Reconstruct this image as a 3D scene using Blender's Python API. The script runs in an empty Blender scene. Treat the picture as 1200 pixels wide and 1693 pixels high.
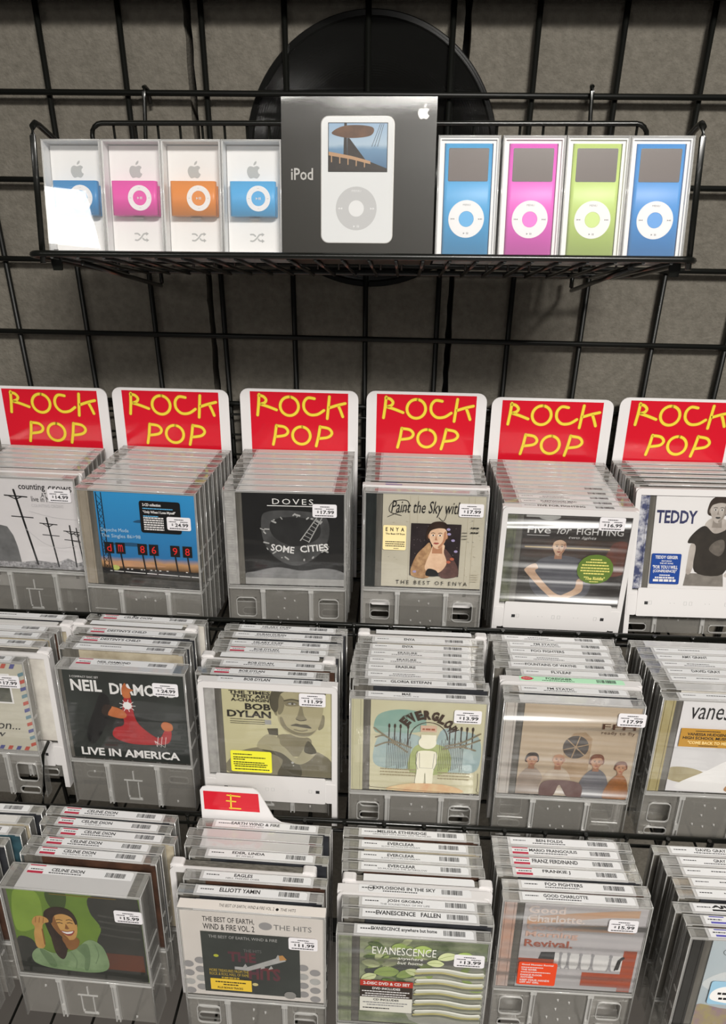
import bpy, math, random
from mathutils import Matrix, Vector, Euler

SC = bpy.context.scene
COL = SC.collection
rnd = random.Random(7)
K = 0.001                 # all dimensions below are millimetres
Z0 = 1.62                 # height of the top bar of the wire grid above the shop floor (metres)
S = 88.0                  # pitch of the wire grid

def W(x, y, z):
    return Vector((x * K, y * K, z * K + Z0))

# ------------------------------------------------------------------ camera
cam = bpy.data.cameras.new('camera')
cam.sensor_fit = 'HORIZONTAL'
cam.sensor_width = 36.0
cam.lens = 36.0 * 1227.09 / 1200.0
cam.clip_start = 0.01
co = bpy.data.objects.new('camera', cam)
COL.objects.link(co)
co.location = W(45.528, -913.834, -121.024)
co.rotation_euler = (math.radians(62.7179), math.radians(-0.5224), math.radians(3.1314))
SC.camera = co

# ------------------------------------------------------------------ light
world = bpy.data.worlds.new('shop_ambient')
SC.world = world
world.use_nodes = True
world.node_tree.nodes['Background'].inputs[0].default_value = (1.0, 0.97, 0.92, 1)
world.node_tree.nodes['Background'].inputs[1].default_value = 0.05

def area(name, loc, target, sx, sy, power, col=(1, 0.965, 0.91)):
    l = bpy.data.lights.new(name, 'AREA')
    l.shape = 'RECTANGLE'; l.size = sx; l.size_y = sy; l.energy = power; l.color = col
    o = bpy.data.objects.new(name, l)
    COL.objects.link(o)
    o.location = loc
    d = Vector(target) - Vector(loc)
    o.rotation_euler = d.to_track_quat('-Z', 'Y').to_euler()
    return o

# rows of ceiling fixtures (3 m ceiling) in front of the display
area('ceiling_light', (0.80, -2.30, 3.0), (0.70, -2.1, 0), 0.9, 0.35, 142)
area('ceiling_light', (-0.15, -2.72, 3.0), (-0.15, -2.62, 0), 0.9, 0.28, 15)
area('ceiling_light', (-2.50, -4.25, 3.0), (-2.3, -3.9, 0), 1.0, 0.75, 36).rotation_euler.z += 0.25
area('ceiling_light', (1.75, -6.2, 3.0), (1.70, -5.9, 0), 1.7, 0.5, 36)
area('ceiling_light', (1.35, -14.0, 3.0), (1.3, -12.0, 1.5), 1.8, 0.55, 40)

SC.view_settings.view_transform = 'Standard'
SC.view_settings.look = 'None'
SC.view_settings.exposure = 0.0
SC.view_settings.gamma = 1.0
SC.view_settings.use_curve_mapping = False
SC.cycles.transparent_max_bounces = 32
SC.cycles.max_bounces = 10
SC.cycles.glossy_bounces = 5

# ------------------------------------------------------------------ materials
def srgb(c):
    return tuple(((v / 255.0) / 12.92 if v / 255.0 <= 0.04045 else ((v / 255.0 + 0.055) / 1.055) ** 2.4) for v in c)

MATS = {}
def mat(name, col, rough=0.45, metal=0.0, coat=0.0, col2=None, nscale=60.0, nfac=1.0, bump=0.0, bscale=200.0, spec=0.5, stretch=None):
    """Principled material; col2 mottles the colour by object-space noise."""
    if name in MATS: return MATS[name]
    m = bpy.data.materials.new(name); m.use_nodes = True
    nt = m.node_tree; b = nt.nodes['Principled BSDF']
    b.inputs['Base Color'].default_value = srgb(col) + (1,)
    b.inputs['Roughness'].default_value = rough
    b.inputs['Metallic'].default_value = metal
    b.inputs['Coat Weight'].default_value = coat
    b.inputs['Coat Roughness'].default_value = 0.05
    b.inputs['Specular IOR Level'].default_value = spec
    if col2 or bump:
        tc = nt.nodes.new('ShaderNodeTexCoord')
        mp = nt.nodes.new('ShaderNodeMapping')
        if stretch: mp.inputs['Scale'].default_value = stretch
        nt.links.new(tc.outputs['Object'], mp.inputs['Vector'])
    if col2:
        n = nt.nodes.new('ShaderNodeTexNoise')
        n.inputs['Scale'].default_value = nscale; n.inputs['Detail'].default_value = 5; n.inputs['Roughness'].default_value = 0.62
        r = nt.nodes.new('ShaderNodeValToRGB')
        r.color_ramp.elements[0].position = 0.5 - 0.22 * nfac; r.color_ramp.elements[1].position = 0.5 + 0.22 * nfac
        r.color_ramp.elements[0].color = srgb(col) + (1,); r.color_ramp.elements[1].color = srgb(col2) + (1,)
        nt.links.new(mp.outputs[0], n.inputs['Vector']); nt.links.new(n.outputs['Fac'], r.inputs[0]); nt.links.new(r.outputs[0], b.inputs['Base Color'])
    if bump:
        n2 = nt.nodes.new('ShaderNodeTexNoise'); n2.inputs['Scale'].default_value = bscale; n2.inputs['Detail'].default_value = 4
        bp = nt.nodes.new('ShaderNodeBump'); bp.inputs['Strength'].default_value = bump; bp.inputs['Distance'].default_value = 0.002
        nt.links.new(mp.outputs[0], n2.inputs['Vector']); nt.links.new(n2.outputs['Fac'], bp.inputs['Height']); nt.links.new(bp.outputs[0], b.inputs['Normal'])
    MATS[name] = m
    return m

def grad(name, stops, z0, z1, axis='Z', rough=0.3, coat=0.0, noise=0.0):
    """Printed colour run along an axis of the part between z0 and z1 (mm)."""
    if name in MATS: return MATS[name]
    m = bpy.data.materials.new(name); m.use_nodes = True
    nt = m.node_tree; b = nt.nodes['Principled BSDF']
    b.inputs['Roughness'].default_value = rough; b.inputs['Coat Weight'].default_value = coat
    tc = nt.nodes.new('ShaderNodeTexCoord'); sx = nt.nodes.new('ShaderNodeSeparateXYZ')
    nt.links.new(tc.outputs['Object'], sx.inputs[0])
    mr = nt.nodes.new('ShaderNodeMapRange'); mr.inputs[1].default_value = z0 * K; mr.inputs[2].default_value = z1 * K
    nt.links.new(sx.outputs[axis], mr.inputs[0])
    src = mr.outputs[0]
    if noise:
        n = nt.nodes.new('ShaderNodeTexNoise'); n.inputs['Scale'].default_value = 45; n.inputs['Detail'].default_value = 5
        nt.links.new(tc.outputs['Object'], n.inputs['Vector'])
        ma = nt.nodes.new('ShaderNodeMath'); ma.operation = 'MULTIPLY_ADD'; ma.inputs[1].default_value = noise * 2; ma.inputs[2].default_value = -noise
        nt.links.new(n.outputs['Fac'], ma.inputs[0])
        ad = nt.nodes.new('ShaderNodeMath'); ad.operation = 'ADD'
        nt.links.new(src, ad.inputs[0]); nt.links.new(ma.outputs[0], ad.inputs[1]); src = ad.outputs[0]
    r = nt.nodes.new('ShaderNodeValToRGB')
    e = r.color_ramp.elements
    while len(e) < len(stops): e.new(0.5)
    for i, (p, c) in enumerate(stops):
        e[i].position = p; e[i].color = srgb(c) + (1,)
    nt.links.new(src, r.inputs[0]); nt.links.new(r.outputs[0], b.inputs['Base Color'])
    MATS[name] = m
    return m

def clear(name, tint=(0.95, 0.95, 0.94), haze=0.10, hazecol=(0.72, 0.71, 0.69), rough=0.04, bump=0.0, bscale=30.0, stretch=(1, 1, 1), ior=1.5, base=0.0, dist=0.004, det=2):
    """Thin clear polystyrene or film: see-through, Fresnel gloss and a little scatter."""
    m = bpy.data.materials.new(name); m.use_nodes = True
    nt = m.node_tree; nt.nodes.clear()
    out = nt.nodes.new('ShaderNodeOutputMaterial')
    tr = nt.nodes.new('ShaderNodeBsdfTransparent'); tr.inputs[0].default_value = tint + (1,)
    gl = nt.nodes.new('ShaderNodeBsdfGlossy'); gl.inputs['Roughness'].default_value = rough
    df = nt.nodes.new('ShaderNodeBsdfDiffuse'); df.inputs[0].default_value = hazecol + (1,)
    fr = nt.nodes.new('ShaderNodeFresnel'); fr.inputs[0].default_value = ior
    ge = nt.nodes.new('ShaderNodeNewGeometry')      # same gloss on both faces of a thin sheet
    io = nt.nodes.new('ShaderNodeMath'); io.operation = 'MULTIPLY_ADD'; io.inputs[1].default_value = 1.0 / ior - ior; io.inputs[2].default_value = ior
    nt.links.new(ge.outputs['Backfacing'], io.inputs[0]); nt.links.new(io.outputs[0], fr.inputs[0])
    m1 = nt.nodes.new('ShaderNodeMixShader'); m1.inputs[0].default_value = haze
    m2 = nt.nodes.new('ShaderNodeMixShader')
    nt.links.new(tr.outputs[0], m1.inputs[1]); nt.links.new(df.outputs[0], m1.inputs[2])
    ad = nt.nodes.new('ShaderNodeMath'); ad.operation = 'ADD'; ad.inputs[1].default_value = base; ad.use_clamp = True
    nt.links.new(fr.outputs[0], ad.inputs[0])
    nt.links.new(ad.outputs[0], m2.inputs[0]); nt.links.new(m1.outputs[0], m2.inputs[1]); nt.links.new(gl.outputs[0], m2.inputs[2])
    if bump:
        tc = nt.nodes.new('ShaderNodeTexCoord'); mp = nt.nodes.new('ShaderNodeMapping'); mp.inputs['Scale'].default_value = stretch
        n = nt.nodes.new('ShaderNodeTexNoise'); n.inputs['Scale'].default_value = bscale; n.inputs['Detail'].default_value = det
        bp = nt.nodes.new('ShaderNodeBump'); bp.inputs['Strength'].default_value = bump; bp.inputs['Distance'].default_value = dist
        nt.links.new(tc.outputs['Object'], mp.inputs[0]); nt.links.new(mp.outputs[0], n.inputs['Vector']); nt.links.new(n.outputs['Fac'], bp.inputs['Height'])
        nt.links.new(bp.outputs[0], gl.inputs['Normal']); nt.links.new(bp.outputs[0], fr.inputs['Normal'])
    nt.links.new(m2.outputs[0], out.inputs[0])
    MATS[name] = m
    return m

M_CLEAR = clear('clear_plastic', haze=0.10, hazecol=(0.75, 0.74, 0.72), base=0.05, rough=0.05)
M_TOP = clear('clear_plastic_top', haze=0.50, hazecol=(0.86, 0.85, 0.85), base=0.06, rough=0.06, bump=0.15, bscale=60)
M_PANEL = clear('clear_plastic_panel', haze=0.28, hazecol=(0.34, 0.325, 0.30), bump=0.8, bscale=24, base=0.03, rough=0.12)
M_RIB = clear('clear_plastic_rib', haze=0.35, hazecol=(0.8, 0.79, 0.77), base=0.05, rough=0.14)
M_PANE = clear('clear_film', tint=(0.97, 0.97, 0.97), haze=0.003, bump=0.25, bscale=14, stretch=(0.35, 1, 1.6), rough=0.05)
M_CRINKLE = clear('crinkled_film', tint=(0.97, 0.97, 0.97), haze=0.006, bump=1.0, dist=0.020, det=0.0, bscale=26, stretch=(0.16, 1, 2.0), rough=0.34, base=0.045)
M_ACRYL = clear('clear_acrylic', tint=(0.985, 0.985, 0.985), haze=0.05, hazecol=(0.9, 0.9, 0.9), rough=0.02)
M_ACEDGE = clear('acrylic_side', tint=(0.97, 0.97, 0.97), haze=0.72, hazecol=(0.95, 0.95, 0.95), rough=0.05)  # white haze stands in for light reflecting inside the clear walls
M_WIRE = mat('black_wire', (15, 16, 13), 0.28, coat=0.2)
M_GRID = mat('black_grid_wire', (11, 12, 9), 0.42, spec=0.3)
M_WHITE = mat('white_plastic', (213, 210, 209), 0.32, spec=0.5)
M_CARD = mat('white_card', (222, 219, 219), 0.30)
M_RED = mat('red_print', (206, 26, 44), 0.16, coat=0.3)
M_YEL = mat('yellow_marker', (230, 204, 58), 0.4)
M_OUT = mat('olive_marker_edge', (160, 92, 24), 0.4)
M_LABEL = mat('label_paper', (220, 220, 221), 0.35)
M_LABELG = mat('label_paper_green', (178, 226, 190), 0.35)
M_INK = mat('black_ink', (26, 26, 28), 0.5)
M_GINK = mat('grey_ink', (120, 120, 122), 0.5)
M_LINK = mat('pale_ink', (168, 168, 170), 0.5)
M_MAG = mat('crimson_label_band', (176, 40, 66), 0.4)
M_STICK = mat('price_label', (226, 223, 226), 0.4)
M_DARK = mat('dark_tray', (34, 34, 32), 0.3)
M_DIM = mat('frosted_tray', (128, 124, 116), 0.30, col2=(46, 44, 40), nscale=420, nfac=1.4, stretch=(0.3, 1, 0.03))

# ------------------------------------------------------------------ mesh helpers
class MB:
    def __init__(s): s.v = []; s.f = []; s.mi = []; s.sm = []
    def face(s, idx, m=0, sm=False): s.f.append(idx); s.mi.append(m); s.sm.append(sm)
    def box(s, x0, x1, y0, y1, z0, z1, m=0):
        n = len(s.v)
        s.v += [(x0, y0, z0), (x1, y0, z0), (x1, y1, z0), (x0, y1, z0), (x0, y0, z1), (x1, y0, z1), (x1, y1, z1), (x0, y1, z1)]
        for q in ((0, 3, 2, 1), (4, 5, 6, 7), (0, 1, 5, 4), (1, 2, 6, 5), (2, 3, 7, 6), (3, 0, 4, 7)): s.face([n + i for i in q], m)
    def prism(s, pts, y0, y1, m=0, plane='xz'):
        """outline (counter-clockwise seen from the front, -y) given thickness; plane 'xy' extrudes along z."""
        n = len(s.v); k = len(pts)
        f = (lambda p, h: (p[0], h, p[1])) if plane == 'xz' else (lambda p, h: (p[0], p[1], h))
        s.v += [f(p, y0) for p in pts] + [f(p, y1) for p in pts]
        s.face([n + i for i in range(k)], m); s.face([n + k + i for i in reversed(range(k))], m)
        for i in range(k):
            j = (i + 1) % k
            s.face([n + i, n + k + i, n + k + j, n + j], m, False)
    def flat(s, pts, y, m=0):
        n = len(s.v); s.v += [(p[0], y, p[1]) for p in pts]; s.face([n + i for i in range(len(pts))], m)
    def ring(s, outer, inner, y0, y1, m=0):
        n = len(s.v); k = len(outer)
        for pts, y in ((outer, y0), (inner, y0), (outer, y1), (inner, y1)): s.v += [(p[0], y, p[1]) for p in pts]
        for i in range(k):
            j = (i + 1) % k
            s.face([n + i, n + j, n + k + j, n + k + i], m)
            s.face([n + 2 * k + i, n + 3 * k + i, n + 3 * k + j, n + 2 * k + j], m)
            s.face([n + i, n + 2 * k + i, n + 2 * k + j, n + j], m)
            s.face([n + k + i, n + k + j, n + 3 * k + j, n + 3 * k + i], m)
    def tube(s, path, r, n=8, m=0, closed=False):
        P = [Vector(p) for p in path]
        base = len(s.v); L = len(P)
        for i, p in enumerate(P):
            if closed: t = (P[(i + 1) % L] - P[i - 1])
            else: t = (P[min(i + 1, L - 1)] - P[max(i - 1, 0)])
            t.normalize()
            up = Vector((0, 0, 1)) if abs(t.z) < 0.9 else Vector((0, 1, 0))
            a = t.cross(up).normalized(); b = a.cross(t).normalized()
            sc = 1.0
            if 0 < i < L - 1:
                c = (P[i] - P[i - 1]).normalized().dot((P[i + 1] - P[i]).normalized()); sc = 1.0
            for q in range(n):
                an = 2 * math.pi * q / n
                s.v.append(tuple(p + (a * math.cos(an) + b * math.sin(an)) * r * sc))
        for i in range(L if closed else L - 1):
            i2 = (i + 1) % L
            for q in range(n):
                q2 = (q + 1) % n
                s.face([base + i * n + q, base + i2 * n + q, base + i2 * n + q2, base + i * n + q2], m, True)
        if not closed:
            s.face([base + q for q in range(n)], m); s.face([base + (L - 1) * n + q for q in reversed(range(n))], m)
    def ribbon(s, pts, w, y, m=0):
        """a pen stroke of width w lying in the plane y, with round ends."""
        L = len(pts); lf = []; rt = []
        for i in range(L):
            a = pts[max(i - 1, 0)]; b = pts[min(i + 1, L - 1)]
            dx, dz = b[0] - a[0], b[1] - a[1]; d = math.hypot(dx, dz) or 1
            nx, nz = -dz / d * w / 2, dx / d * w / 2
            lf.append((pts[i][0] + nx, pts[i][1] + nz)); rt.append((pts[i][0] - nx, pts[i][1] - nz))
        n = len(s.v); s.v += [(p[0], y, p[1]) for p in lf] + [(p[0], y, p[1]) for p in rt]
        for i in range(L - 1): s.face([n + i, n + L + i, n + L + i + 1, n + i + 1], m)
        for p in (pts[0], pts[-1]): s.flat(circ(p[0], p[1], w / 2, w / 2, 10), y + 0.004, m)
    def build(s, name, mats, parent=None, smooth=False):
        me = bpy.data.meshes.new(name)
        me.from_pydata([(v[0] * K, v[1] * K, v[2] * K) for v in s.v], [], s.f)
        if not isinstance(mats, (list, tuple)): mats = [mats]
        for q in mats: me.materials.append(q)
        me.polygons.foreach_set('material_index', s.mi)
        if any(s.sm): me.polygons.foreach_set('use_smooth', s.sm)
        me.update()
        return link(name, me, parent)

def link(name, me, parent=None):
    o = bpy.data.objects.new(name, me); COL.objects.link(o)
    if parent is not None: o.parent = parent
    return o

def circ(cx, cz, rx, rz=None, n=28, a0=0.0, a1=2 * math.pi):
    rz = rx if rz is None else rz
    full = abs(a1 - a0 - 2 * math.pi) < 1e-6
    return [(cx + rx * math.cos(a0 + (a1 - a0) * i / (n if full else n - 1)), cz + rz * math.sin(a0 + (a1 - a0) * i / (n if full else n - 1))) for i in range(n)]

def rrect(x0, x1, z0, z1, r, n=5, rs=None):
    """rounded rectangle; rs = radii at (bottom-left, bottom-right, top-right, top-left)."""
    rs = rs or (r, r, r, r); out = []
    for (cx, cz, a, q) in ((x0, z0, math.pi, 0), (x1, z0, 1.5 * math.pi, 1), (x1, z1, 0, 2), (x0, z1, 0.5 * math.pi, 3)):
        R = rs[q]
        px = cx + R if q in (0, 3) else cx - R; pz = cz + R if q in (0, 1) else cz - R
        for i in range(n): 
            an = a + math.pi / 2 * i / (n - 1); out.append((px + R * math.cos(an), pz + R * math.sin(an)))
    return out

def spline(pts, n=6):
    out = []
    for i in range(len(pts) - 1):
        p0 = pts[max(i - 1, 0)]; p1 = pts[i]; p2 = pts[i + 1]; p3 = pts[min(i + 2, len(pts) - 1)]
        for k in range(n):
            t = k / n
            out.append(tuple(0.5 * (2 * p1[j] + (p2[j] - p0[j]) * t + (2 * p0[j] - 5 * p1[j] + 4 * p2[j] - p3[j]) * t * t + (3 * p1[j] - p0[j] - 3 * p2[j] + p3[j]) * t ** 3) for j in (0, 1)))
    out.append(tuple(pts[-1]))
    return out

def blob(pts, n=5):
    q = [pts[-1]] + list(pts) + [pts[0], pts[1]]
    out = []
    for i in range(1, len(q) - 2):
        p0, p1, p2, p3 = q[i - 1], q[i], q[i + 1], q[i + 2]
        for k in range(n):
            t = k / n
            out.append(tuple(0.5 * (2 * p1[j] + (p2[j] - p0[j]) * t + (2 * p0[j] - 5 * p1[j] + 4 * p2[j] - p3[j]) * t * t + (3 * p1[j] - p0[j] - 3 * p2[j] + p3[j]) * t ** 3) for j in (0, 1)))
    return out

TXT = {}
def text_geo(body, bold=0.0, shear=0.0, space=1.0):
    key = (body, bold, shear, space)
    if key not in TXT:
        c = bpy.data.curves.new('lettering', 'FONT')
        c.body = body; c.size = 1.0; c.offset = bold; c.shear = shear; c.resolution_u = 2; c.fill_mode = 'FRONT'; c.space_character = space
        o = bpy.data.objects.new('lettering', c)
        me = o.to_mesh()
        v = [(q.co.x, q.co.y) for q in me.vertices]; f = [list(p.vertices) for p in me.polygons]
        o.to_mesh_clear(); bpy.data.objects.remove(o); bpy.data.curves.remove(c)
        xs = [q[0] for q in v] or [0, 1]; ys = [q[1] for q in v] or [0, 1]
        TXT[key] = (v, f, min(xs), max(xs), min(ys), max(ys))
    return TXT[key]

def put_text(mb, body, x0, x1, z0, z1, y, m=0, bold=0.0, shear=0.0, space=1.0, plane='xz', rot=0.0, warp=None):
    """lettering stretched to fill a box of the plane."""
    v, f, a, b, c, d = text_geo(body, bold, shear, space)
    n = len(mb.v); sx = (x1 - x0) / max(b - a, 1e-6); sz = (z1 - z0) / max(d - c, 1e-6)
    cr, sr = math.cos(rot), math.sin(rot)
    for q in v:
        px = (q[0] - a) * sx; pz = (q[1] - c) * sz
        px, pz = x0 + px * cr - pz * sr, z0 + px * sr + pz * cr
        if warp: px, pz = warp(px, pz)
        mb.v.append((px, y, pz) if plane == 'xz' else (px, pz, y))
    for q in f: mb.face([n + i for i in q], m)

def thing(name, label, cat, loc=None, rot=None, group=None):
    o = bpy.data.objects.new(name, None); o.empty_display_size = 0.02
    COL.objects.link(o)
    if loc is not None: o.location = loc
    if rot is not None: o.rotation_euler = rot
    o['label'] = label; o['category'] = cat
    if group: o['group'] = group
    return o

def tag(o, label, cat, group=None):
    o['label'] = label; o['category'] = cat
    if group: o['group'] = group
    return o
def structure(o): o['kind'] = 'structure'; return o

# ------------------------------------------------------------------ setting: wall with felt panels, floor
m_wall = mat('dark_backing_wall', (22, 22, 20), 0.9)
m_felt = mat('grey_felt', (120, 115, 106), 0.95, col2=(92, 88, 80), nscale=120, nfac=1.5, bump=0.55, bscale=330, spec=0.2)
m_floor = mat('shop_floor_tiles', (96, 92, 88), 0.45, col2=(84, 80, 76), nscale=3)
mb = MB(); mb.box(-1600, 1600, 42, 120, -1620, 1400)
wall = structure(mb.build('wall_back', m_wall))
wall.location = W(0, 0, 0) - Vector((0, 0, 0))
def felt(x0, x1):
    """one felt covered panel with slightly frayed vertical edges"""
    r = random.Random(int(x0)); P = []
    zs = [-1500 + i * 12 for i in range(int((1560) / 12))]
    P = [(x1 - 1.2 + r.uniform(-0.9, 0.9), z) for z in zs]
    L = [(x0 + 1.2 + r.uniform(-0.9, 0.9), z) for z in reversed(zs)]
    q = MB(); n = len(zs)
    q.v = [(p[0], 14, p[1]) for p in P] + [(p[0], 14, p[1]) for p in reversed(L)] + [(p[0], 42, p[1]) for p in P] + [(p[0], 42, p[1]) for p in reversed(L)]
    for i in range(n - 1):
        q.face([n + i, i, i + 1, n + i + 1])
        q.face([i, 2 * n + i, 2 * n + i + 1, i + 1]); q.face([n + i, n + i + 1, 3 * n + i + 1, 3 * n + i])
    o = q.build('felt_panel', m_felt, wall)
    return o
for x0, x1 in ((-1200, -789), (-786, -195.5), (-190.5, 101.0), (106.0, 700), (703, 1200)):
    felt(x0, x1)
mb = MB(); mb.box(-1250, 1250, -34, 42, 4.0, 60)
tr = structure(mb.build('trim_1', mat('black_header_board', (20, 20, 19), 0.5))); tr.location = W(0, 0, 0)
mb = MB(); mb.box(-1600, 1600, -3000, 120, -40, 0)
structure(mb.build('floor', m_floor))

# ------------------------------------------------------------------ wire grid panel
g = thing('wire_grid_panel', 'black square-mesh wire grid panel fixed in front of the grey felt wall', 'wire grid', W(0, 0, -1300))
def rod(name, a, b, r, m, parent, n=10):
    q = MB(); q.tube([a, b], r, n); return q.build(name, m, parent)
for i in range(14):
    rod('horizontal_bar', (-1060, 0, 1300 - S * i), (1060, 0, 1300 - S * i), 3.2, M_GRID, g)
for i in range(-12, 13):
    rod('vertical_bar', (i * S, 6.0, -20), (i * S, 6.0, 1306), 3.2, M_GRID, g)
q = MB()
for x in (-1040, -520, 520, 1040):
    for z in (100, 1260):
        q = MB(); q.box(x - 6, x + 6, 6, 13.9, z - 6, z + 6); q.build('wall_bracket', M_GRID, g)

# ------------------------------------------------------------------ record on the wall
rec = thing('vinyl_record', 'large glossy black vinyl record hung on the grey wall behind the wire grid', 'record', W(4, 10.4, -150))
m_vin = bpy.data.materials.new('black_vinyl'); m_vin.use_nodes = True
nt = m_vin.node_tree; b = nt.nodes['Principled BSDF']
b.inputs['Base Color'].default_value = (0.006, 0.006, 0.0055, 1); b.inputs['Roughness'].default_value = 0.16; b.inputs['Specular IOR Level'].default_value = 0.35
tc = nt.nodes.new('ShaderNodeTexCoord'); ln = nt.nodes.new('ShaderNodeVectorMath'); ln.operation = 'LENGTH'
ml = nt.nodes.new('ShaderNodeMath'); ml.operation = 'MULTIPLY'; ml.inputs[1].default_value = 2600
sn = nt.nodes.new('ShaderNodeMath'); sn.operation = 'SINE'
bp = nt.nodes.new('ShaderNodeBump'); bp.inputs['Strength'].default_value = 0.02; bp.inputs['Distance'].default_value = 0.0003
nt.links.new(tc.outputs['Object'], ln.inputs[0]); nt.links.new(ln.outputs['Value'], ml.inputs[0]); nt.links.new(ml.outputs[0], sn.inputs[0])
nt.links.new(sn.outputs[0], bp.inputs['Height']); nt.links.new(bp.outputs[0], b.inputs['Normal'])
q = MB(); n = 96
prof = [(0, 0), (46, 0), (47, 0.5), (52, 0.5), (53, 0.1), (133, 0.1), (135, -0.6), (140, -0.6), (140.8, 0.3), (140.8, 1.6), (140, 2.2), (0, 2.2)]
for i in range(n):
    a = 2 * math.pi * i / n
    q.v += [(r * math.cos(a), y, r * math.sin(a)) for r, y in prof]
k = len(prof)
for i in range(n):
    j = (i + 1) % n
    for p in range(k - 1):
        q.face([i * k + p, j * k + p, j * k + p + 1, i * k + p + 1] if 0 < p < k - 2 else ([i * k, j * k + 1, i * k + 1] if p == 0 else [i * k + p, j * k + p, i * k + p + 1]), 0, 2 < p < 5)
q.build('grooved_disc', m_vin, rec)
q = MB(); q.prism(circ(0, 0, 45), -0.4, 0); q.build('centre_label', mat('dull_black_paper', (30, 30, 30), 0.7), rec)
q = MB(); q.tube([(0, 2, 0), (0, 3.5, 0)], 3, 10); q.build('hanging_peg', M_GRID, rec)

# ------------------------------------------------------------------ hanging wire shelf (floor slopes down towards the wall)
SA = math.radians(-13.5)
shelf = thing('wire_shelf', 'black wire display shelf hooked on the grid panel, holding the boxed music players', 'wire shelf', W(5, -243, -219))
ROLL = math.radians(-0.45)
shelf.rotation_euler = (0, ROLL, 0)
ca, sa = math.cos(SA), math.sin(SA)
def SH(x, d, h=0.0):
    """point of the sloping shelf: x, depth d from the front wire, height h above the floor wires (perpendicular)"""
    return (x, d * ca - h * sa, d * sa + h * ca)
DEP = 187.0
xl, xr = -293.0, 289.0
def corner(x, d, dx, dd, r=14, n=5):
    out = []
    return out
def rloop(x0, x1, d0, d1, r, h=0.0):
    return [SH(p[0], p[1], h) for p in rrect(x0, x1, d0, d1, r, 5)]
q = MB(); q.tube(rloop(xl, xr, 0, DEP, 14), 2.9, 8, closed=True); q.build('floor_rim', M_WIRE, shelf)
x = xl + 22
while x < xr - 12:
    q = MB(); q.tube([SH(x, 1, -2.6), SH(x, DEP + 3, -2.6)], 1.7, 6); q.build('floor_wire', M_WIRE, shelf)
    x += 23.4
# back fence: hoop plus uprights
bz = DEP * sa; by = DEP * ca
fx0, fx1, fh = -290.0, 282.0, 147.0
hoop = [(fx0, by + 4, bz)] + [(fx0, by + 4, bz + fh - 12)] + [(fx0 + 12 - 12 * math.cos(t), by + 4, bz + fh - 12 + 12 * math.sin(t)) for t in (0.4, 0.8, 1.2)] + [(fx0 + 12, by + 4, bz + fh)]
hoop += [(-x + fx0 + fx1, y, z) for x, y, z in reversed(hoop)]
q = MB(); q.tube(hoop, 2.6, 8); q.build('back_hoop', M_WIRE, shelf)
x = fx0 + 23.4
while x < fx1 - 8:
    q = MB(); q.tube([(x, by + 5.5, bz - 2), (x, by + 5.5, bz + fh)], 1.4, 6); q.build('back_wire', M_WIRE, shelf)
    x += 23.4
# side guards
for sx, x in ((-1, xl + 12), (1, xr - 6)):
    q = MB()
    pth = [SH(x, 5, -8), SH(x, 5, 96), SH(x, 6, 104), SH(x, 11, 108), SH(x, 18, 108), SH(x, DEP - 20, 84), SH(x, DEP - 6, 76), SH(x, DEP - 2, 66), SH(x, DEP - 2, 0)]
    q.tube(pth, 2.7, 8); q.build('side_guard', M_WIRE, shelf)
    q = MB(); q.prism([(-4, -10), (4, -10), (5, -3), (3, 8), (-3, 8), (-5, -3)], -1, 1)
    t = q.build('corner_tab', M_WIRE, shelf); t.location = Vector(SH(x + sx * -8, 14, -3)) * K
# hooks over the grid bar, and braces underneath
for x in (-246, 233):
    gy = 243.0; gz = 220.5 - S
    q = MB(); q.tube([(x, by + 2, bz), (x, gy - 7, gz - 8), (x, gy - 6.5, gz + 1), (x, gy - 4, gz + 5.6), (x, gy, gz + 6.4), (x + 1.5, gy + 4.5, gz + 3.5), (x + 3, gy + 5.2, gz - 10)], 2.3, 8)
    q.build('hook', M_WIRE, shelf)
for sx in (-1, 1):
    x = sx * 243 - 7
    q = MB(); q.tube([SH(x + sx * 5, 28, -5), SH(x + sx * 3, 120, -9), (x, 230, -69), (x, 233.5, -66), (x, 234.5, -52)], 2.5, 8)
    q.build('brace', M_WIRE, shelf)

# ------------------------------------------------------------------ boxed music players on the shelf
BOX_R = (SA, ROLL, 0)
def shelf_spot(x, d=5.0):
    p = SH(x - 5, d, -0.9)
    q = Euler((0, ROLL, 0)).to_matrix() @ Vector(p)
    return W(5 + q[0], -243 + q[1], -219 + q[2])

def rbar(mb, x0, x1, y0, y1, z0, z1, r, m=0):
    """bar with rounded vertical edges (extruded along z)"""
    mb.prism([(p[0], p[1]) for p in rrect(x0, x1, y0, y1, r, 6)], z0, z1, m, 'xy')
    k = 24
    for i in range(len(mb.sm) - k, len(mb.sm)): mb.sm[i] = True

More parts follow.
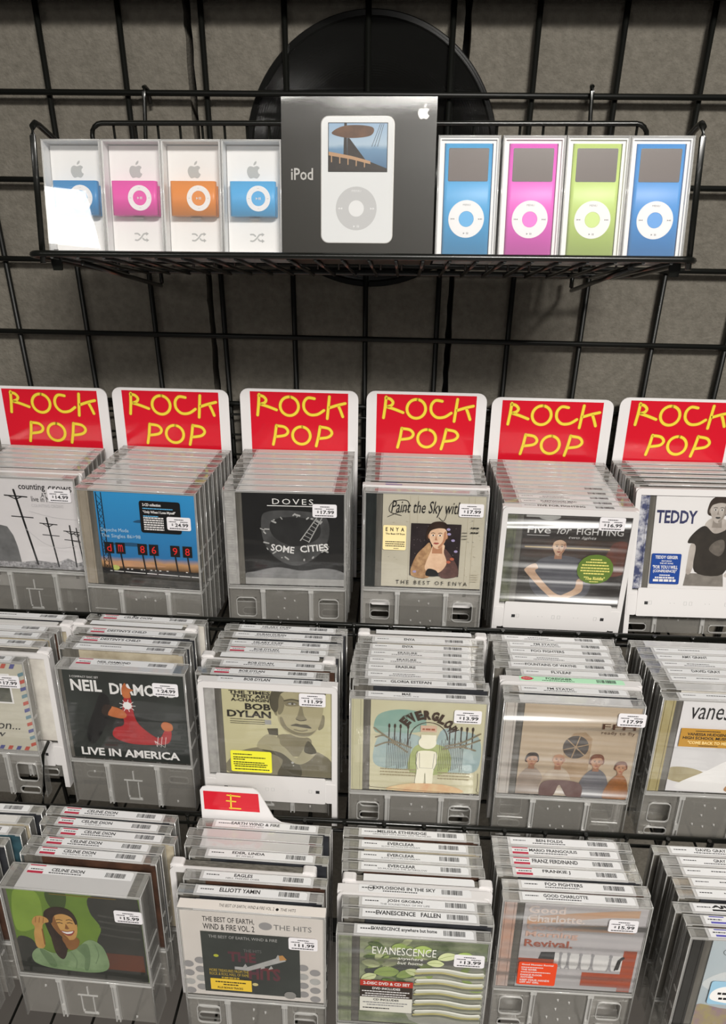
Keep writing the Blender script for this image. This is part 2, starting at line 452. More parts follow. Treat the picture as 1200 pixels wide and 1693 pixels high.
def fruit(cx, cz, h):
    """apple outline with a bite, and its leaf, total height h"""
    s = h / 100.0
    body = [(0, 66), (10, 69), (22, 72), (33, 67), (38, 59), (30, 52), (27, 41), (31, 29), (40, 22), (33, 9), (22, -1), (11, 0), (0, 3), (-11, 0), (-22, -1), (-33, 10), (-41, 28), (-42, 45), (-36, 61), (-25, 70), (-12, 70)]
    leaf = [(0, 76), (2, 88), (10, 97), (19, 100), (18, 88), (10, 79)]
    f = lambda P: [(cx + x * s, cz + (y - 50) * s) for x, y in blob(P, 4)]
    return f(body), f(leaf)
def shuffle_mark(cx, cz, w):
    """two crossing arrows"""
    s = w / 60.0; T = lambda P: [(cx + x * s, cz + y * s) for x, y in P]
    a = spline([(-30, -13), (-18, -13), (-4, -2), (8, 12), (20, 13)], 5); b_ = spline([(-30, 13), (-18, 13), (-10, 7)], 5); c = spline([(3, -6), (9, -12), (20, -13)], 5)
    return [T(a), T(b_), T(c)], [T([(18, 5), (30, 13), (18, 21)]), T([(18, -21), (30, -13), (18, -5)])]

m_ring = mat('white_control_ring', (238, 236, 236), 0.3)
m_tray = mat('white_backing_card', (236, 234, 232), 0.4)
m_logo = mat('grey_logo_print', (176, 177, 175), 0.35, metal=0.0)
m_screen = mat('unlit_display', (104, 92, 87), 0.2)  # brownish reflection on the switched-off glass is put into this colour
m_silver = mat('silver_foil', (176, 174, 170), 0.38, metal=0.6)

def anod(name, c, c2): 
    return mat(name, c, 0.42, metal=0.0)
m_blue = anod('blue_anodised', (24, 132, 194), None); m_pink = anod('pink_anodised', (230, 62, 168), None)
m_orange = anod('orange_anodised', (226, 132, 10), None); m_lime = anod('lime_anodised', (200, 224, 122), None)
m_sky = anod('sky_blue_anodised', (62, 168, 226), None); m_azure = anod('azure_anodised', (48, 148, 224), None); m_mag = anod('magenta_anodised', (240, 96, 208), None)

def acrylic_box(t, w, h, d):
    q = MB(); e = 1.5
    q.box(-w / 2, w / 2, 0, e * 0.5, 0, h); q.build('clear_lid', M_ACRYL, t); q = MB()
    q.box(-w / 2, -w / 2 + e, e * 0.5, d, 0, h); q.box(w / 2 - e, w / 2, e * 0.5, d, 0, h)
    q.box(-w / 2 + e, w / 2 - e, e * 0.5, d, h - e, h); q.box(-w / 2 + e, w / 2 - e, e * 0.5, d, 0, e)
    q.build('lid_side', M_ACEDGE, t)
    # polished edges that catch the light
    q = MB(); r = 0.55
    for x in (-w / 2 + r, w / 2 - r):
        q.tube([(x, r, 0.6), (x, r, h - 0.6)], r, 6); q.tube([(x, d - r, 0.6), (x, d - r, h - 0.6)], r, 6)
    q.tube([(-w / 2 + 0.6, r, h - r), (w / 2 - 0.6, r, h - r)], r, 6)
    q.build('polished_edge', M_RIB, t)

def clip_player(x, mcol, label, w=51.5):
    t = thing('boxed_clip_player', label, 'music player', shelf_spot(x), BOX_R, 'boxed clip-on players at the left of the shelf')
    h, d = 95.0, 55.0
    acrylic_box(t, w, h, d)
    q = MB(); q.box(-w / 2 + 2.0, w / 2 - 2.0, 13, 53, 2, h - 2.5); c = q.build('backing_card', m_tray, t)
    q = MB()
    for P in fruit(-0.5, 73.5, 13.8): q.flat(P, 12.9)
    q.build('logo', m_logo, c)
    st, ar = shuffle_mark(2, 17.5, 12.5); q = MB()
    for P in st: q.ribbon(P, 1.35, 12.9)
    for P in ar: q.flat(P, 12.9)
    q.build('crossed_arrows', m_logo, c)
    q = MB(); rbar(q, -20, 20, 3.2, 10.2, 34.5, 62.5, 2.6); pl = q.build('player', mcol, t)
    q = MB(); rbar(q, -18, 20.5, 10.4, 12.6, 34.5, 59.5, 1.0); q.build('clip', mcol, pl)
    q = MB(); q.box(-4, 5, 9, 12.8, 32.4, 33.6); q.build('clip_foot', M_WHITE, pl)
    cx, cz = 5.0, 48.5
    q = MB(); q.ring(circ(cx, cz, 10.4, n=40), circ(cx, cz, 6.1, n=40), 2.95, 3.3); q.build('control_ring', m_ring, pl)
    q = MB(); q.prism(circ(cx, cz, 5.9), 3.05, 3.3); q.build('centre_button', mcol, pl)
    q = MB(); q.flat([(cx - 2.2, cz - 1.1), (cx - 0.4, cz), (cx - 2.2, cz + 1.1)], 3.0)
    for dx in (0.2, 1.4): q.flat([(cx + dx, cz - 1), (cx + dx + 0.7, cz - 1), (cx + dx + 0.7, cz + 1), (cx + dx, cz + 1)], 3.0)
    q.build('play_mark', M_WHITE, pl)
    q = MB()
    for dx, dz in ((0, 8.2), (-8.2, 0), (8.2, 0), (0, -8.2)): q.flat(rrect(cx + dx - 0.8, cx + dx + 0.8, cz + dz - 0.15, cz + dz + 0.15, 0.1, 2), 2.9)
    q.build('ring_marks', M_LINK, pl)
    return t
for x, mc, lb in ((-244, m_blue, 'blue clip-on music player in a clear box at the far left end of the shelf'),
                  (-191.5, m_pink, 'pink clip-on music player in a clear white-backed box'),
                  (-139.5, m_orange, 'orange clip-on music player in a clear white-backed box'),
                  (-87.2, m_sky, 'blue clip-on music player in a clear box beside the big black box')):
    clip_player(x, mc, lb)

def slim_player(x, mcol, label):
    w, h, d = 52.0, 98.5, 48.0
    t = thing('boxed_slim_player', label, 'music player', shelf_spot(x), BOX_R, 'boxed slim players at the right of the shelf')
    acrylic_box(t, w, h, d)
    q = MB(); q.box(-w / 2 + 1.6, w / 2 - 1.6, 9, 46, 1.6, h - 1.6)
    q.box(-w / 2 + 1.6, -20.4, 3.4, 9, 1.6, h - 1.6); q.box(20.4, w / 2 - 1.6, 3.4, 9, 1.6, h - 1.6); q.box(-20.4, 20.4, 3.4, 9, 92.8, h - 1.6)
    q.box(-w / 2 + 1.6, -w / 2 + 2.8, 1.6, 3.4, 1.6, h - 1.6); q.box(w / 2 - 2.8, w / 2 - 1.6, 1.6, 3.4, 1.6, h - 1.6); q.box(-w / 2 + 2.8, w / 2 - 2.8, 1.6, 3.4, h - 3, h - 1.6)
    q.build('white_tray', m_tray, t)
    q = MB(); rbar(q, -20, 20, 2.2, 8.8, 2.4, 92.5, 3.0); pl = q.build('player', mcol, t)
    q = MB(); q.prism(rrect(-16.3, 16.3, 63.5, 88.5, 0.8, 4), 2.05, 2.4); q.build('display', m_screen, pl)
    q = MB(); q.ring(rrect(-16.8, 16.8, 63, 89, 1.0, 4), rrect(-16.3, 16.3, 63.5, 88.5, 0.8, 4), 2.0, 2.4); q.build('display_rim', M_DARK, pl)
    cx, cz = 0, 33.0
    q = MB(); q.ring(circ(cx, cz, 15.2, n=44), circ(cx, cz, 6.4, n=44), 2.02, 2.35); q.build('control_ring', m_ring, pl)
    q = MB(); q.prism(circ(cx, cz, 6.1), 2.1, 2.35); q.build('centre_button', mcol, pl)
    q = MB(); put_text(q, 'MENU', cx - 3.2, cx + 3.2, cz + 10.6, cz + 12.2, 1.98)
    for sx in (-1, 1):
        for k in (0, 1.5):
            xx = cx + sx * (10.2 + k); q.flat([(xx, cz - 0.7), (xx + sx * 1.3, cz), (xx, cz + 0.7)][::sx], 1.98)
        xx = cx + sx * 13.2; q.flat([(xx - 0.2, cz - 0.7), (xx + 0.2, cz - 0.7), (xx + 0.2, cz + 0.7), (xx - 0.2, cz + 0.7)], 1.98)
    q.flat([(cx - 2.2, cz - 12.4), (cx - 0.8, cz - 11.6), (cx - 2.2, cz - 10.8)], 1.98)
    for dx in (0.6, 1.6): q.flat([(cx + dx, cz - 12.4), (cx + dx + 0.5, cz - 12.4), (cx + dx + 0.5, cz - 10.8), (cx + dx, cz - 10.8)], 1.98)
    q.build('ring_marks', M_GINK, pl)
for x, mc, lb in ((97.5, m_sky, 'blue slim music player in a clear box, next to the big black box'),
                  (151.5, m_mag, 'pink slim music player with a dark display in a clear box'),
                  (204.3, m_lime, 'lime green slim music player in a clear box'),
                  (256.6, m_azure, 'blue slim music player in a clear box at the right end of the shelf')):
    slim_player(x, mc, lb)

# big black retail box
t = thing('music_player_box', 'large black shrink-wrapped box printed with a white portable music player', 'box', shelf_spot(4.3), BOX_R)
m_bb = mat('black_box_board', (50, 48, 43), 0.3, coat=0.15, bump=0.10, bscale=9)
w, h, d = 130.5, 127.5, 62.0
q = MB(); q.box(-w / 2, w / 2, 0, d, 0, h); bx = q.build('carton', m_bb, t)
X = lambda v: v - w / 2
q = MB(); q.flat(rrect(X(34.2), X(95), 13, 112.5, 6, 6), -0.10); pp = q.build('printed_player', mat('white_player_print', (232, 233, 233), 0.15, coat=0.4, bump=0.06, bscale=9), t)
q = MB(); q.ring(rrect(X(33.6), X(95.6), 12.4, 113.1, 6.4, 6), rrect(X(34.2), X(95), 13, 112.5, 6, 6), -0.12, 0.0); q.build('printed_rim', m_silver, pp)
sx0, sx1, sz0, sz1 = X(39.6), X(90), 69.5, 108
mats = [M_DARK, grad('sea_sky_picture', [(0, (70, 104, 138)), (0.45, (112, 148, 178)), (0.55, (176, 196, 212)), (1, (150, 178, 206))], 70, 108, noise=0.08),
        mat('brown_sailcloth', (120, 84, 58), 0.4, col2=(82, 58, 42), nscale=80), mat('dark_timber', (38, 33, 30), 0.4, col2=(58, 48, 40), nscale=70), mat('tan_timber', (186, 148, 112), 0.4)]
q = MB(); q.flat([(sx0, sz0), (sx1, sz0), (sx1, sz1), (sx0, sz1)], -0.14, 0)
e = 0.6; q.flat([(sx0 + e, sz0 + e), (sx1 - e, sz0 + e), (sx1 - e, sz1 - e), (sx0 + e, sz1 - e)], -0.17, 1)
# an open sea with a ship's mast, furled sail, dark bulwark and deck rail
q.flat([(sx0 + e, sz0 + e), (sx1 - e, sz0 + e), (sx1 - e, sz0 + 3), (sx0 + 36, sz0 + 8), (sx0 + 20, sz0 + 12), (sx0 + e, sz0 + 15)], -0.19, 3)
q.flat([(sx0 + 13, sz0 + 8), (sx0 + 16.4, sz0 + 8), (sx0 + 15.8, sz1 - e), (sx0 + 13.6, sz1 - e)], -0.195, 3)
q.flat(blob([(sx0 + 3, sz1 - 8), (sx0 + 12, sz1 - 3), (sx0 + 26, sz1 - 2), (sx0 + 38, sz1 - 4), (sx0 + 36, sz1 - 10), (sx0 + 22, sz1 - 12), (sx0 + 10, sz1 - 11)]), -0.20, 2)
q.flat([(sx0 + 16.4, sz0 + 12), (sx0 + 32, sz0 + 9.4), (sx0 + 18, sz1 - 12), (sx0 + 16.2, sz1 - 12)], -0.198, 3)
q.flat([(sx0 + e, sz0 + 13), (sx0 + 20, sz0 + 10), (sx0 + 36, sz0 + 6.2), (sx0 + 36, sz0 + 8.6), (sx0 + 20, sz0 + 12.6), (sx0 + e, sz0 + 16)], -0.22, 4)
for k in range(5): q.ribbon([(sx0 + 3 + k * 7, sz0 + 8 - k), (sx0 + 3 + k * 7, sz0 + 13.6 - k * 1.3)], 0.9, -0.225, 4)
for a in (0, 2.4, 4.8): q.ribbon([(sx0 + 37 + a, sz0 + 20), (sx0 + 44 + a * 0.6, sz1 - 1)], 0.35, -0.22, 3)
q.build('printed_screen', mats, pp)
cx, cz = X(64), 40.5
q = MB(); q.flat(circ(cx, cz, 17.6, n=48), -0.14); q.build('printed_wheel', mat('pale_grey_print', (205, 205, 205), 0.15, coat=0.4), pp)
q = MB(); q.flat(circ(cx, cz, 6.6), -0.17)
put_text(q, 'MENU', cx - 4, cx + 4, cz + 13.2, cz + 15, -0.17)
for sx in (-1, 1):
    for k in (0, 2): 
        xx = cx + sx * (12 + k); q.flat([(xx, cz - 0.9), (xx + sx * 1.8, cz), (xx, cz + 0.9)][::sx], -0.17)
q.flat([(cx - 2.4, cz - 15.4), (cx - 0.7, cz - 14.4), (cx - 2.4, cz - 13.4)], -0.17)
for dx in (0.7, 1.9): q.flat([(cx + dx, cz - 15.4), (cx + dx + 0.6, cz - 15.4), (cx + dx + 0.6, cz - 13.4), (cx + dx, cz - 13.4)], -0.17)
q.build('printed_button', mat('white_wheel_print', (236, 236, 236), 0.15, coat=0.4), pp)
q = MB(); put_text(q, 'iPod', X(8), X(26.8), 63, 72.5, -0.12, bold=0.012); q.build('embossed_name', m_silver, t)
q = MB()
for P in fruit(X(119.5), 116.5, 11.5): q.flat(P, -0.12)
q.build('embossed_logo', m_silver, t)
q = MB(); q.box(-w / 2 - 0.15, w / 2 + 0.15, -0.35, -0.3, -0.0, h + 0.15); q.box(-w / 2 - 0.15, w / 2 + 0.15, -0.35, d, h + 0.12, h + 0.18)
q.build('shrink_wrap', clear('shrink_film', tint=(0.97, 0.97, 0.97), haze=0.002, bump=0.5, bscale=7, stretch=(0.6, 1, 1.2), rough=0.07), t)

# ------------------------------------------------------------------ genre cards at the back of the top tier
def genre_card(x, ztop, label, yaw=0.0):
    t = thing('genre_card', label, 'divider card', None, (math.radians(-5), 0, yaw), 'red header cards behind the top row of discs')
    H = 264.0; w = 152.0
    R_ = Euler((math.radians(-5), 0, yaw)).to_matrix()
    t.location = W(x, -10.0, ztop) + R_ @ Vector((0, 0, -H * K))
    q = MB(); q.prism(rrect(-w / 2, w / 2, 0, H, 9, 6, (0, 0, 11, 11)), 0, 1.6); q.build('white_card', M_CARD, t)
    x0 = -63.0; z1 = H - 3.5
    q = MB(); q.flat([(x0, z1 - 118), (x0 + 126, z1 - 118), (x0 + 126, z1), (x0, z1)], -0.06); rp = q.build('red_panel', M_RED, t)
    c = lambda L: [(x0 + (px - 138) / 447 * 126, z1 - (pz - 70) * 0.250) for px, pz in L]
    def oval(cx, cz, rx, rz): return c([(cx + rx * math.sin(2 * math.pi * i / 30), cz - rz * math.cos(2 * math.pi * i / 30)) for i in range(32)])
    strokes = [c([(180, 85), (176, 140), (170, 194)]), spline(c([(178, 90), (198, 95), (211, 112), (204, 128), (184, 136)])), spline(c([(184, 136), (220, 148), (258, 164)])),
               oval(317, 143, 42, 49), spline(c([(432, 100), (402, 97), (384, 122), (386, 158), (410, 184), (445, 182), (475, 160)])),
               c([(500, 88), (490, 203)]), spline(c([(572, 121), (535, 132), (497, 147)])), c([(541, 134), (551, 160), (561, 191)]),
               c([(255, 246), (248, 300), (238, 350)]), spline(c([(255, 248), (292, 254), (308, 276), (294, 298), (250, 307)])),
               oval(370, 297, 41, 47),
               c([(457, 246), (449, 300), (438, 352)]), spline(c([(457, 248), (496, 256), (511, 280), (494, 302), (450, 311)]))]
    q = MB()
    for sp in strokes: q.ribbon(sp, 4.5, -0.09, 1)
    for sp in strokes: q.ribbon(sp, 3.5, -0.12, 0)
    q.build('handwriting', [M_YEL, M_OUT], rp)
for x, zt, lb in ((-409, -421, 'red and white ROCK POP card at the left edge, above the utility pole cover'),
                  (-250, -419, 'red and white ROCK POP card above the discs with the blue sky cover'),
                  (-83, -416, 'red and white ROCK POP card above the discs with the smoky black cover'),
                  (79.5, -415, 'red and white ROCK POP card above the discs with the beige portrait cover'),
                  (238, -419, 'red and white ROCK POP card above the discs with the white-framed dark cover'),
                  (397, -415, 'red and white ROCK POP card at the right edge, above the white cover')):
    genre_card(x, zt, lb)

# ------------------------------------------------------------------ wire racks (three tiers)
def rack(yb, yf, zf, pitch, label, back=None, divs=(), lip=30.0):
    t = thing('wire_rack', label, 'wire rack', W(0, yf, zf), None, 'black wire racks that hold the discs')
    ln = yb - yf; xe = 540
    q = MB()
    q.tube([(-xe, 0, lip), (xe, 0, lip)], 2.9, 8); q.build('front_rail', M_WIRE, t)
    q = MB(); q.tube([(-xe, -0.6, lip - 14), (xe, -0.6, lip - 14)], 2.0, 8); q.build('lower_rail', M_WIRE, t)
    x = -xe + 12
    while x < xe:
        q = MB(); q.tube([(x, ln, -1.6), (x, 2, -1.6), (x, -2.6, 1.5), (x, -4.0, 8), (x, -4.2, lip + 1)], 1.5, 6); q.build('floor_wire', M_WIRE, t)
        q = MB(); q.tube([(x, -4.0, lip - 0.5), (x, -4.0, lip + 4)], 2.4, 8); q.build('wire_tip', M_WIRE, t)
        x += pitch
    q = MB(); q.tube([(-xe, ln, 0), (xe, ln, 0)], 2.2, 8)
    q.build('back_rail', M_WIRE, t)
    if back:
        for z in back:
            q = MB(); q.tube([(-xe, ln, z - zf), (xe, ln, z - zf)], 1.5, 6); q.build('back_wire', M_WIRE, t)
    for x in divs:
        q = MB(); q.tube([(x, 0, 30), (x, 10, 44), (x, 24, 84), (x, 40, 88)], 2.0, 8); q.build('divider_wire', M_WIRE, t)
rack(-8.2, -188, -685.5, 44, 'top wire rack, under the cards and the first row of discs', back=[-452, -480, -508, -536, -564, -592, -620, -648, -670], lip=37.5)
rack(-196, -339.5, -835.5, 44, 'middle wire rack, holding the second row of discs', divs=(-343,))
rack(-357, -503, -980.5, 44, 'lowest wire rack, holding the front row of discs')

# ------------------------------------------------------------------ disc cases in their security keepers
T = 11.6                                   # keeper thickness
HK = 190.0
MESH = {}
def shared(key, fn):
    if key not in MESH: MESH[key] = fn()
    return MESH[key]
def mesh_of(mb, name, mats):
    o = mb.build(name, mats); me = o.data; bpy.data.objects.remove(o); return me

def shell_mesh(t):
    q = MB()
    q.box(-0.65, 0.65, 0.2, t, 0, 188.6)
    return mesh_of(q, 'clear_cheek', M_CLEAR)
def top_mesh(t):
    q = MB(); q.box(-56, 58.5, 0.2, t, 188.6, 190)
    return mesh_of(q, 'top_plate', M_TOP)
def end_mesh(t, x0, x1):
    q = MB(); q.box(x0, x1, 0.2, t, 188.8, 190); return mesh_of(q, 'top_end', M_CLEAR)
def rim_mesh(t):
    q = MB(); r = 0.6
    for z in (189.6, 62.5): q.tube([(-72, 0.6, z), (72, 0.6, z)], r, 5)
    q.tube([(-72, t - 0.6, 189.6), (72, t - 0.6, 189.6)], r, 5)
    for x in (-72, 72):
        q.tube([(x, 0.6, 1), (x, 0.6, 189.6)], r, 5); q.tube([(x, t - .6, 120), (x, t - 0.6, 189.6)], r, 5)
        q.tube([(x, 0.6, 189.6), (x, t - 0.6, 189.6)], r, 5)
    q.box(-71.4, -66, 0.6, t - 1, 187.2, 188.4); q.box(66, 71.4, 0.6, t - 1, 187.2, 188.4)
    for x in (-72.7, 71.7):
        for z in (60, 88, 112): q.box(x, x + 1.0, 3, t - 3, z, z + 3)
    return mesh_of(q, 'moulded_rim', M_RIB)
def foot_mesh(kind):
    q = MB()
    if kind == 'window':
        q.box(-27, 27, 4.5, 6.0, 0, 61.5)
        for s in (-1, 1):
            a_, b_ = sorted((s * 27, s * 71.2)); q.box(a_, b_, 4.5, 6, 47, 61.5); q.box(a_, b_, 4.5, 6, 12, 20); q.box(a_, b_, 4.5, 6, 0, 2)
            for u, v in ((27, 39), (63, 71.2)):
                a_, b_ = sorted((s * u, s * v)); q.box(a_, b_, 4.5, 6, 20, 47); q.box(a_, b_, 4.5, 6, 2, 12)
    else: q.box(-71.2, 71.2, 4.5, 6.0, 0, 61.5)
    q.box(-26, 27, 3.2, 4.5, 2, 57)
    return mesh_of(q, 'lock_panel', M_PANEL)
def ribs_mesh(kind):
    q = MB()
    for x in (-29.5, 29.5):
        q.box(x - 2.6, x - 1.4, 1.0, 5, 1, 60); q.box(x + 1.4, x + 2.6, 1.0, 5, 1, 60); q.box(x - 1.4, x + 1.4, 3.4, 5, 1, 60)
        q.box(x - 3.2, x + 3.2, 0.4, 3, 56, 60); q.box(x - 1.6, x + 1.6, 0.6, 3, 12, 20)
    q.box(-71, 71, 0.6, 4, 60.2, 62.2)
    if kind == 'window':
        for cx in (-51, 51):
            q.ring(rrect(cx - 12.5, cx + 12.5, 20, 47, 5, 5), rrect(cx - 11.7, cx + 11.7, 20.8, 46.2, 4.4, 5), 3.0, 4.5)
            q.ring(rrect(cx - 12.5, cx + 12.5, 2, 12, 4, 5), rrect(cx - 11.7, cx + 11.7, 2.8, 11.2, 3.4, 5), 3.0, 4.5)
        bumps = [(-3, 47), (9, 44), (-12, 20), (0, 17), (12, 20), (-4, 33)]
    elif kind == 'fan':
        for cx in (-52, 52): q.box(cx - 14, cx + 14, 3.6, 4.5, 4, 4.8); q.box(cx - 14, cx + 14, 3.6, 4.5, 30, 30.6)
        bumps = [(-12, 46), (0, 50), (12, 46), (-12, 14), (0, 17), (13, 14), (7, 22), (-7, 22)]
    else:
        q.box(-12, 10, 2.2, 3.2, 36, 37.2); q.box(-1, 0.4, 2.2, 3.2, 36, 50); q.box(-9, -7.8, 2.2, 3.2, 14, 36); q.box(4, 5.2, 2.2, 3.2, 10, 34); q.box(-8, 8, 2.2, 3.2, 8, 10)
        bumps = [(-8, 12), (6, 10), (-46, 46), (50, 10)]
    for x, z in bumps:
        n = len(q.v); q.v += [(x - 1.1, 3.2, z - 1.4), (x + 1.1, 3.2, z - 1.4), (x + 1.1, 3.2, z + 1.4), (x - 1.1, 3.2, z + 1.4), (x, 1.0, z)]
        for a, b in ((0, 1), (1, 2), (2, 3), (3, 0)): q.face([n + a, n + b, n + 4])
    return mesh_of(q, 'moulded_ribs', M_RIB)
def tray_mesh(t):
    q = MB(); q.box(-70.5, 70.8, 3.4, t - 1.2, 65.5, 187.8)
    return mesh_of(q, 'disc_tray', M_DIM)
def booklet_mesh(i):
    q = MB(); q.box(-50, 70.2, 1.9, 3.3, 67, 186.5)
    return mesh_of(q, 'booklet', M_BOOK[i])
M_BOOK = [mat('booklet_' + n, c, 0.4, col2=d, nscale=40) for n, c, d in (('slate', (60, 62, 66), (34, 34, 38)), ('sand', (196, 186, 164), (150, 138, 116)), ('ivory', (220, 216, 206), (186, 180, 172)), ('umber', (92, 64, 50), (44, 34, 30)), ('teal', (62, 98, 108), (36, 52, 60)), ('wine', (120, 40, 44), (60, 24, 30)))]

def hinge_mesh(key, m, ridged):
    q = MB(); q.box(-70.3, -57.6, 1.7, 3.3, 66, 187.5)
    if ridged:
        for i in range(34):
            z = 68 + i * 3.4; q.box(-69.6, -61.5, 1.2, 1.7, z, z + 1.5)
        q.box(-60.2, -59.2, 0.9, 1.7, 67, 187)
    else:
        q.box(-60.2, -59.4, 0.9, 1.7, 67, 187); q.box(-68.4, -67.8, 0.9, 1.7, 67, 187)
    return mesh_of(q, 'hinge_strip', m)

def white_mesh():
    q = MB()
    q.ring([(-76, 0), (76, 0), (76, 186), (-76, 186)], [(-69, 63), (69, 63), (69, 181), (-69, 181)], 0, 2.2)
    q.v[:] = q.v[:]
    return q
def white_frame_mesh(flat=False):
    q = MB()
    # front face: top bar, stiles down to the feet, lock bar with its raised middle
    q.prism(rrect(-75, 75, 182, 190 if flat else 188.4, 1, 4, (0, 0, 6, 6)), -0.6, 2.0)
    for x0, x1 in ((-75, -69), (69, 75)): q.box(x0, x1, -0.6, 2, 0, 182)
    q.box(-69, 69, -0.6, 2.0, 38, 64)
    q.prism(rrect(-62, 62, 32, 68, 2, 4), -1.6, -0.6)
    q.prism(rrect(-73.5, -62, 33, 60, 2, 4), -1.1, -0.6); q.prism(rrect(62, 73.5, 33, 60, 2, 4), -1.1, -0.6)
    # sides and top shelf with raised ears
    for x0, x1 in ((-75, -73.4), (73.4, 75)): q.box(x0, x1, 2, T - 1.3, 0, 189.5 if flat else 186)
    q.box(-73.4, 73.4, 2.0, T - 1.3, *((187.9, 189.9) if flat else (186.0, 187.6)))
    for s in () if flat else (-1, 1):
        q.prism([(p[0], p[1]) for p in rrect(min(s * 61, s * 75), max(s * 61, s * 75), 187.6, 191.5, 1, 4, (0, 0, 3, 3))], 2.0, T - 1.6)
    return mesh_of(q, 'white_frame', M_WHITE)
def white_slots_mesh():
    q = MB()
    for x in (-53, 51): q.box(x, x + 4.2, -1.75, -1.6, 47, 51)
    return mesh_of(q, 'lock_slot', mat('slot_shadow', (40, 40, 42), 0.6))
def white_dimples_mesh():
    q = MB()
    for x in (-46, -4, 2.5, 45): q.ring(rrect(x - 1.8, x + 1.8, 47, 52, 0.4, 3), rrect(x - 1.3, x + 1.3, 47.5, 51.5, 0.3, 3), -1.8, -1.6)
    for x in (-22, -17, 20, 25): q.box(x - 0.5, x + 0.5, -1.8, -1.6, 49, 50)
    return mesh_of(q, 'lock_dimple', mat('moulded_grey', (190, 189, 188), 0.5))

def barcode_mesh(t):
    q = MB(); r = random.Random(5); x = 0.0
    while x < 20:
        w = r.choice((0.3, 0.45, 0.7, 0.9)); q.box(x, x + w, 0, 5.4, 0, 0.03); x += w + r.choice((0.3, 0.45, 0.6))
    return mesh_of(q, 'barcode', M_INK)
def dash_text(q, x0, x1, z, h, y, r, m=0, plane='xz', gap=0.5):
    """a line of print too small to read: a broken row of strokes"""
    x = x0
    while x < x1:
        w = min(r.uniform(0.8, 2.4) * h, x1 - x)
        if w > 0.25 * h:
            n = len(q.v); P = [(x, z), (x + w, z), (x + w, z + h), (x, z + h)]
            q.v += [(a, y, b) if plane == 'xz' else (a, b, y) for a, b in P]; q.face([n, n + 1, n + 2, n + 3], m)
        x += w + h * gap

STACK = {}
TILT = -5.0
def keeper(loc, tilt, yaw, label, group, white=False, title=None, sub=None, lab='white', book=0, front=None, foot='window', thick=None, dark=False, band=False, logo=None, deep=None, flat=False):
    t = thing('white_disc_keeper' if white else 'disc_case', label, 'CD case', None, (math.radians(tilt), 0, math.radians(yaw)), group)
    R_ = Euler(t.rotation_euler).to_matrix()
    t.location = W(*loc) + R_ @ Vector((0, 0, -HK * K))
    th = thick or deep or T
    ztop = 190.05
    if white:
        fr = link('white_frame', shared(('wf', flat), lambda: white_frame_mesh(flat)), t)
        link('lock_slot', shared('ws', white_slots_mesh), fr); link('lock_dimple', shared('wd', white_dimples_mesh), fr)
        ztop = 190.02 if flat else 187.7
    else:
        for sx in (-71.85, 71.85): link('clear_cheek', shared(('sh', th), lambda: shell_mesh(th)), t).location = (sx * K, 0, 0)
        link('top_plate', shared(('tp', th), lambda: top_mesh(th)), t)
        link('top_end', shared(('e0', th), lambda: end_mesh(th, -72.5, -56)), t); link('top_end', shared(('e1', th), lambda: end_mesh(th, 58.5, 72.5)), t)
        link('moulded_rim', shared(('ri', th), lambda: rim_mesh(th)), t)
        fo = link('lock_panel', shared(('fo', foot), lambda: foot_mesh(foot)), t)
        link('moulded_ribs', shared(('rb', foot), lambda: ribs_mesh(foot)), fo)
    tr = link('disc_tray', shared(('tr', th), lambda: tray_mesh(th)), t)
    if front is None: link('booklet', shared(('bk', book), lambda: booklet_mesh(book)), t)
    if lab:
        y0, y1 = (2.0, th - 1.2) if not thick else (th - 11.5, th - 1.6)
        x0, x1 = (-53, 56) if not white else (-54, 57)
        mm = {'white': M_LABEL, 'green': M_LABELG, 'pale': mat('label_behind_plastic', (205, 203, 200), 0.25)}[lab]
        def lm_():
            q = MB(); q.prism(rrect(x0, x1, y0, y1, 0.5, 4, (0.3, 0.3, 2.6, 0.3)), ztop, ztop + 0.12, 0, 'xy')
            return mesh_of(q, 'spine_label', mm)
        lo = link('spine_label', shared(('lb', lab, white, th), lm_), t)
        zt = ztop + 0.17
        bare = lab == 'pale' and title is None
        bc = None if bare else link('barcode', shared('bc', lambda: barcode_mesh(0)), lo)
        if bc: bc.location = (28 * K, (y0 + 1.8) * K, zt * K)
        q = MB(); r = random.Random(len(label))
        if title:
            wd = min(3.1 * len(title), 62); put_text(q, title, -14 - wd * 0.42, -14 + wd * 0.58, y0 + (3.6 if sub is not None else 2.6), y0 + 7.4, zt, 0, 0.025, plane='xy')
        elif title is not None:
            dash_text(q, -26, -2, y0 + 4.4, 1.2, zt, r, 0, 'xy')
        if sub: 
            wd = min(2.0 * len(sub), 62); put_text(q, sub, -16 - wd * 0.4, -16 + wd * 0.6, y0 + 0.8, y0 + 2.7, zt, 0, plane='xy')
        elif sub is not None: dash_text(q, -30, 4, y0 + 1.2, 1.1, zt, r, 0, 'xy')
        if not bare: dash_text(q, x0 + 3, x0 + 16, y0 + 4.2, 1.1, zt, r, 0, 'xy')
        if q.v: q.build('title_print', M_INK if lab != 'pale' else M_GINK, lo)
        if band:
            q = MB(); q.box(x0 + 0.5, x0 + 17, y0, y0 + 2.6, ztop, ztop + 0.2); q.box(x0 + 0.5, x0 + 17, y1 - 1.2, y1, ztop, ztop + 0.2); q.build('crimson_band', M_MAG, lo)
        if logo: logo(lo, zt, y0)
    elif logo: logo(fr, 190.1, 2.0)
    if front: front(t)
    return t

